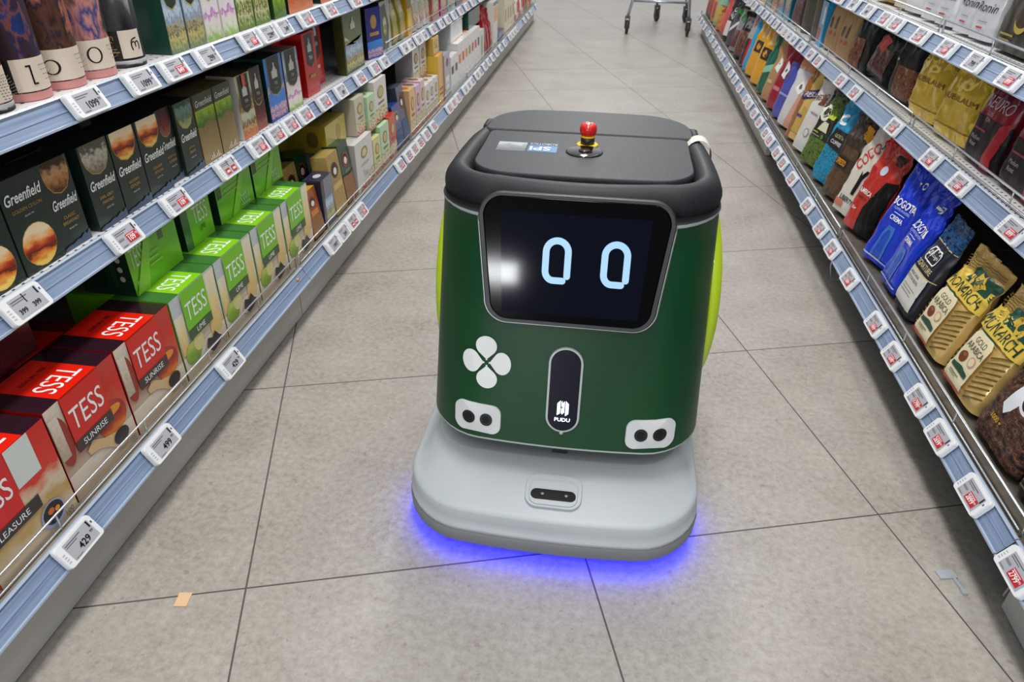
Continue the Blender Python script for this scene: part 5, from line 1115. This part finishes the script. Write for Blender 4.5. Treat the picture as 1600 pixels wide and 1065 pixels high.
def tin(key, yc, r, h, desc, c, nrib=26):
    xf, z = SHELF[key]; g = G(); n = nrib * 4
    def f(a, v):
        t = 2 * math.pi * a; rr_ = r * (1 - .012 * (int(a * n) % 4 < 2)); return (rr_ * math.cos(t), rr_ * math.sin(t), v * h)
    g.grid(f, n, 1, M(c, .45, .3), smooth=False)
    g.lathe([(r * 1.03, h - .012), (r * 1.03, h + .004), (r * .98, h + .007), (r * .2, h + .007), (0, h + .007)], (0, 0, 0), M([int(v * .8) for v in c], .4, .3), 32)
    g.lathe([(0, 0), (r * 1.0, 0), (r * 1.02, .006), (r, .008)], (0, 0, 0), M([int(v * .8) for v in c], .4, .3), 32)
    o = g.build('tin_can'); o.location = (xf + r, yc, z); reg(o, key, desc, 'tin', yc); return o
tin('RM', 3.53, .085, .175, 'ribbed grey brown tin can, nearer', (110, 104, 92)); tin('RM', 3.73, .085, .175, 'ribbed grey brown tin can, farther', (104, 98, 88))
coffee('RM', 3.85, 4.02, .215, 'brown foil snack pouch with orange picture', M((96, 74, 60), .4), [('r', .1, .1, .9, .5, SPICE)], lean=0.084)
for k, (a, b, c, n) in enumerate(((4.05, 4.20, (22, 110, 140), 'teal'), (4.22, 4.38, (24, 130, 160), 'turquoise'), (4.40, 4.56, (190, 110, 50), 'copper'), (4.58, 4.74, (40, 100, 110), 'dark cyan'), (4.76, 4.92, (206, 150, 50), 'golden yellow'), (4.94, 5.10, (150, 60, 60), 'rose red'), (5.12, 5.28, (60, 60, 64), 'charcoal'), (5.30, 5.46, (170, 140, 110), 'beige'), (5.48, 5.66, (80, 110, 70), 'sage green'))):
    box('RM', a, b, .25, .07, '%s coffee pack standing behind the wire' % n, film(*c), [('r', .2, .2, .8, .5, FRUIT), ('r', .2, .65, .8, .75, ink(226, 220, 206))], name='coffee_pack')

# ------------------------------------------------------------------ top right shelf
BRN = M((50, 42, 30), .3, spec=.5)
av = [('e', .56, .24, .15, .09, ink(176, 156, 60)), ('e', .56, .27, .15, .075, M((60, 44, 30), .3)), ('t', 'FAMILY', .5, .52, .08, ink(150, 140, 80), {'maxw': .7}), ('r', .18, .12, .5, .135, ink(150, 136, 70)), ('r', .18, .08, .46, .095, ink(150, 136, 70)), ('r', .15, .5, .45, .51, ink(110, 100, 70)), ('r', .15, .46, .4, .47, ink(110, 100, 70))]
coffee('RT', 1.685, 1.885, .26, 'dark brown transparent pouch with yellow spoon print, farther', BRN, av, lean=0.096, wr=.006)
coffee('RT', 1.475, 1.670, .26, 'dark brown transparent pouch with yellow spoon print, at the right edge', BRN, av, lean=0.096, wr=.006)
SLV = foil('silver_film', (206, 208, 214), (222, 224, 228), .26, .2, 16, .006)
rom = [('t', 'Ronin', .5, .29, .085, ink(40, 40, 46), {'fit': .80, 'shear': .3}), ('p', [(.4, .42), (.5, .52), (.6, .42), (.5, .38)], ink(150, 150, 156)), ('r', .3, .10, .6, .115, ink(196, 60, 50)), ('r', .3, .16, .7, .166, ink(120, 120, 126))]
for k, (a, b) in enumerate(((1.915, 2.015), (2.02, 2.115), (2.15, 2.25), (2.255, 2.35))):
    coffee('RT', a, b, .24, 'silver white coffee pouch with handwritten lettering, %s from the near end' % ('first', 'second', 'third', 'fourth')[k], SLV, rom + ([('p', [(.55, .78), (.95, .8), (.95, .98), (.6, .96)], ink(196, 70, 40))] if k == 1 else []), lean=0.112, wr=.006, d=.05)
coffee('RT', 2.37, 2.50, .22, 'plain white coffee pouch behind the wire', M((206, 206, 206), .4), [], lean=0.112)
coffee('RT', 2.51, 2.60, .22, 'beige pouch with brown almond print', M((206, 190, 166), .4), [('e', .5, .5, .3, .16, ink(150, 90, 40))], lean=0.112)
coffee('RT', 2.61, 2.80, .22, 'gold foil coffee pouch at the far end of the top shelf', M((190, 150, 70), .25, .6), [], lean=0.112)
for k, (a, b, c, n) in enumerate(((2.83, 2.97, (90, 60, 44), 'brown'), (3.0, 3.14, (40, 44, 50), 'graphite'), (3.17, 3.31, (150, 40, 36), 'red'))):
    coffee('RT', a, b, .22, '%s coffee pouch beyond the gold foil one' % n, M(c, .35), [], lean=0.112)

# ------------------------------------------------------------------ electronic price tags
TW, TH, TT = .082, .0435, .010
def rbox(g, w, h, t, r, mat, z0=0.0, topmat=None):
    o = stadium(0, 0, w / 2, h / 2, r, 4)
    g.loft([[(x, y, z0) for x, y in o], [(x, y, z0 + t * .7) for x, y in o], [(x * .975, y * .955, z0 + t) for x, y in o]], mat, smooth=False)
TAGW = M((228, 230, 232), .35); TAGS = ink(172, 172, 180); TAGR = ink(190, 38, 44)
def screen_art(kind, num):
    A = [('r', 0, 0, 1, 1, TAGS), ('r', .04, .82, .62, .87, ink(90, 90, 96)), ('r', .04, .72, .46, .76, ink(100, 100, 106)), ('r', .91, .62, .96, .97, BLACK)]
    if kind == 'k': A += [('t', num, .54, .34, .36, BLACK, {'maxw': .56, 'bold': True}), ('t', '99', .88, .46, .14, BLACK, {'maxw': .14}), ('r', .04, .06, .30, .09, ink(120, 120, 126))]
    if kind == 'r': A += [('r', .40, .10, .92, .60, TAGR), ('t', num, .62, .32, .30, WHITE, {'maxw': .36, 'bold': True}), ('t', '99', .86, .40, .12, WHITE, {'maxw': .1}), ('r', .42, .50, .8, .55, ink(230, 200, 200)), ('r', .04, .42, .28, .52, ink(130, 130, 136)), ('r', .04, .08, .28, .12, ink(120, 120, 126))]
    if kind == 'd':
        A += [('r', .47, .55, .50, 1, BLACK)]
        for x in (.22, .70): A += [('t', num, x, .30, .24, BLACK, {'maxw': .32, 'bold': True})]
    if kind == 'dr':
        A += [('r', .47, .55, .50, 1, BLACK)]
        for x in (.10, .56): A += [('r', x, .10, x + .30, .50, TAGR), ('r', x + .04, .22, x + .26, .36, ink(235, 215, 215))]
    return A
TCACHE = {}
def make_tag(kind, num, simple):
    k = (kind, num, simple)
    if k not in TCACHE:
        g = G(); rbox(g, TW, TH, TT, .006, TAGW)
        for q in range(4): g.box(-TW/2 + .004, -TW/2 + .009, -.012 + q * .005, -.0095 + q * .005, TT, TT + .0002, ink(180, 182, 186))
        g.box(TW/2 - .0075, TW/2 - .0045, .006, .010, TT, TT + .0002, ink(90, 90, 94))
        b = g.build('price_tag')
        s = G(); put_art(s, screen_art(kind, num), .058, .033, lambda a, c, o: (-.0265 + a, -.0165 + c, TT + .0002 + o), eps=.00015)
        so = s.build('screen', b)
        TCACHE[k] = (b, so); first = True
        return b
    b, so = TCACHE[k]
    c = b.copy(); COL.objects.link(c); d = so.copy(); COL.objects.link(d); d.parent = c
    return c
RN = {'LT': 'top left', 'LM': 'middle left', 'LB': 'bottom left', 'RT': 'top right', 'RM': 'middle right', 'RB': 'bottom right'}
TG = {
 'LT': [(1.093, 'k', '1099'), (1.249, 'k', '1099'), (1.362, 'r', '849'), (1.491, 'k', '299'), (1.690, 'r', '199'), (1.788, 'k', '2299'), (1.885, 'k', '349'), (2.039, 'r', '199'), (2.226, 'r', '249'), (2.454, 'r', '249'), (2.643, 'k', '299')],
 'LM': [(.833, 'd', '399'), (1.087, 'r', '109'), (1.263, 'r', '109'), (1.481, 'dr', ''), (1.642, 'r', '109'), (1.747, 'r', '129'), (1.840, 'r', '129'), (1.945, 'r', '139'), (2.095, 'r', '149'), (2.240, 'k', '189'), (2.432, 'r', '179'), (2.599, 'r', '219'), (2.718, 'k', '169'), (3.005, 'k', '189'), (3.092, 'k', '189'), (3.224, 'k', '159'), (3.333, 'k', '159'), (3.498, 'r', '149'), (3.672, 'k', '159'), (3.816, 'r', '149'), (3.971, 'k', '179'), (4.138, 'r', '149'), (4.316, 'r', '149'), (4.50, 'k', '179'), (4.72, 'k', '189')],
 'LB': [(.683, 'k', '429'), (.924, 'k', '499'), (1.198, 'k', '429'), (1.837, 'k', '1997'), (1.921, 'k', '249'), (2.010, 'dr', ''), (2.098, 'r', '239'), (2.572, 'r', '199'), (2.690, 'dr', ''), (2.776, 'r', '219'), (2.870, 'dr', ''), (2.985, 'r', '209'), (3.116, 'r', '219'), (3.442, 'r', '189'), (3.546, 'r', '189'), (3.655, 'r', '189'), (3.840, 'k', '199'), (3.938, 'k', '199'), (4.041, 'k', '199'), (4.198, 'k', '209'), (4.302, 'k', '209'), (4.455, 'k', '209'), (4.594, 'k', '189'), (4.741, 'k', '189'), (4.896, 'k', '189'), (5.089, 'k', '199'), (5.265, 'k', '199'), (5.52, 'k', '199'), (5.64, 'k', '179'), (5.76, 'k', '179'), (5.89, 'k', '179'), (6.38, 'k', '169'), (6.603, 'k', '169'), (6.836, 'k', '169'), (7.277, 'k', '169')],
 'RB': [(.847, 'r', '2799'), (1.016, 'r', '2899'), (1.174, 'r', '2699'), (1.294, 'r', '1799'), (1.464, 'r', '1699'), (1.607, 'r', '1999'), (1.853, 'r', '1899'), (2.050, 'r', '1799'), (2.204, 'r', '1799'), (2.405, 'r', '1699'), (2.677, 'r', '1499'), (2.861, 'r', '1399'), (2.996, 'r', '1299'), (3.174, 'r', '1499'), (3.279, 'r', '1499'), (3.466, 'r', '1199'), (3.626, 'r', '1199'), (3.803, 'r', '999'), (3.919, 'r', '999'), (4.17, 'r', '1099'), (4.385, 'r', '1099'), (4.555, 'r', '999'), (4.743, 'k', '899'), (5.051, 'k', '899'), (5.173, 'k', '799'), (5.324, 'k', '799'), (5.537, 'r', '799'), (5.768, 'k', '699'), (6.021, 'k', '699'), (6.356, 'k', '699'), (6.535, 'k', '599'), (6.731, 'k', '599'), (6.92, 'k', '599')],
 'RM': [(1.406, 'r', '899'), (1.670, 'r', '899'), (1.851, 'r', '799'), (2.143, 'r', '699'), (2.558, 'r', '999'), (2.743, 'r', '699'), (3.098, 'r', '599'), (3.236, 'k', '699'), (3.425, 'k', '599'), (3.593, 'k', '499'), (3.69, 'k', '499'), (3.80, 'r', '499'), (3.91, 'k', '399'), (4.067, 'k', '399'), (4.224, 'k', '399'), (4.396, 'k', '359'), (4.584, 'k', '359'), (4.793, 'k', '329'), (4.952, 'k', '329'), (5.095, 'k', '299'), (5.286, 'k', '299')],
 'RT': [(1.619, 'r', '899'), (1.794, 'k', '799'), (1.964, 'r', '599'), (2.148, 'r', '599'), (2.350, 'r', '549'), (2.459, 'r', '499'), (2.637, 'k', '499'), (2.810, 'k', '459'), (2.989, 'r', '399')]}
ORD = ['nearest', 'second', 'third', 'fourth', 'fifth', 'sixth', 'seventh', 'eighth', 'ninth', 'tenth', 'eleventh', 'twelfth', 'thirteenth', 'fourteenth', 'fifteenth', 'sixteenth', 'seventeenth', 'eighteenth', 'nineteenth', 'twentieth']
for n in ('twenty', 'thirty'):
    ORD += ['%s-%s' % (n, k) for k in ('first', 'second', 'third', 'fourth', 'fifth', 'sixth', 'seventh', 'eighth', 'ninth')] + (['thirtieth'] if n == 'twenty' else [])
for key, rows in TG.items():
    side = key[0]; sg = -1 if side == 'L' else 1; xl, zl = RAILS[side][key[1]]
    for i, (y, kind, num) in enumerate(rows):
        o = make_tag(kind, num, False)
        # plane of the rail: normal (towards aisle and up)
        up = Vector((sg * .022, 0, .038)).normalized(); nrm = Vector((-sg * .038, 0, .022)).normalized()
        xa = up.cross(nrm)
        c = Vector((xl + sg * .011, y, zl + .0185)) + nrm * .0042
        m = Matrix((xa, up, nrm)).transposed().to_4x4(); m.translation = c
        o.matrix_world = m
        what = {'k': 'black price %s' % num, 'r': 'red price %s' % num, 'd': 'two black prices', 'dr': 'two small red prices'}[kind]
        if y > 2.3: what = {'k': 'grey display', 'r': 'red price field', 'd': 'two prices', 'dr': 'two small red fields'}[kind]
        tag(o, 'white electronic tag, %s, %s from near end of %s rail' % (what, ORD[i], RN[key]), 'price tag', 'electronic price tags on the %s rail' % RN[key])

# ------------------------------------------------------------------ labels of the packs
seen = {}
for shelf, desc, cat, o, y in sorted(REG, key=lambda r: (r[0], r[4])):
    seen.setdefault((shelf, desc), []).append((o, cat))
for (shelf, desc), lst in seen.items():
    for i, (o, cat) in enumerate(lst):
        lab = desc + ((' (%s)' % ORD[i]) if len(lst) > 1 else '')
        lab = lab.replace('(', ', ').replace(')', '').replace(' ,', ',')
        nw = len((lab + ' on the ' + SNAME[shelf]).split())
        if nw <= 16: lab = lab + ', ' + SNAME[shelf]
        tag(o, lab, cat, {'tube': 'paper tubes', 'box': 'packs', 'bag': 'bags', 'tin': 'tins', 'container': 'packs'}[cat] + ' on the ' + SNAME[shelf])
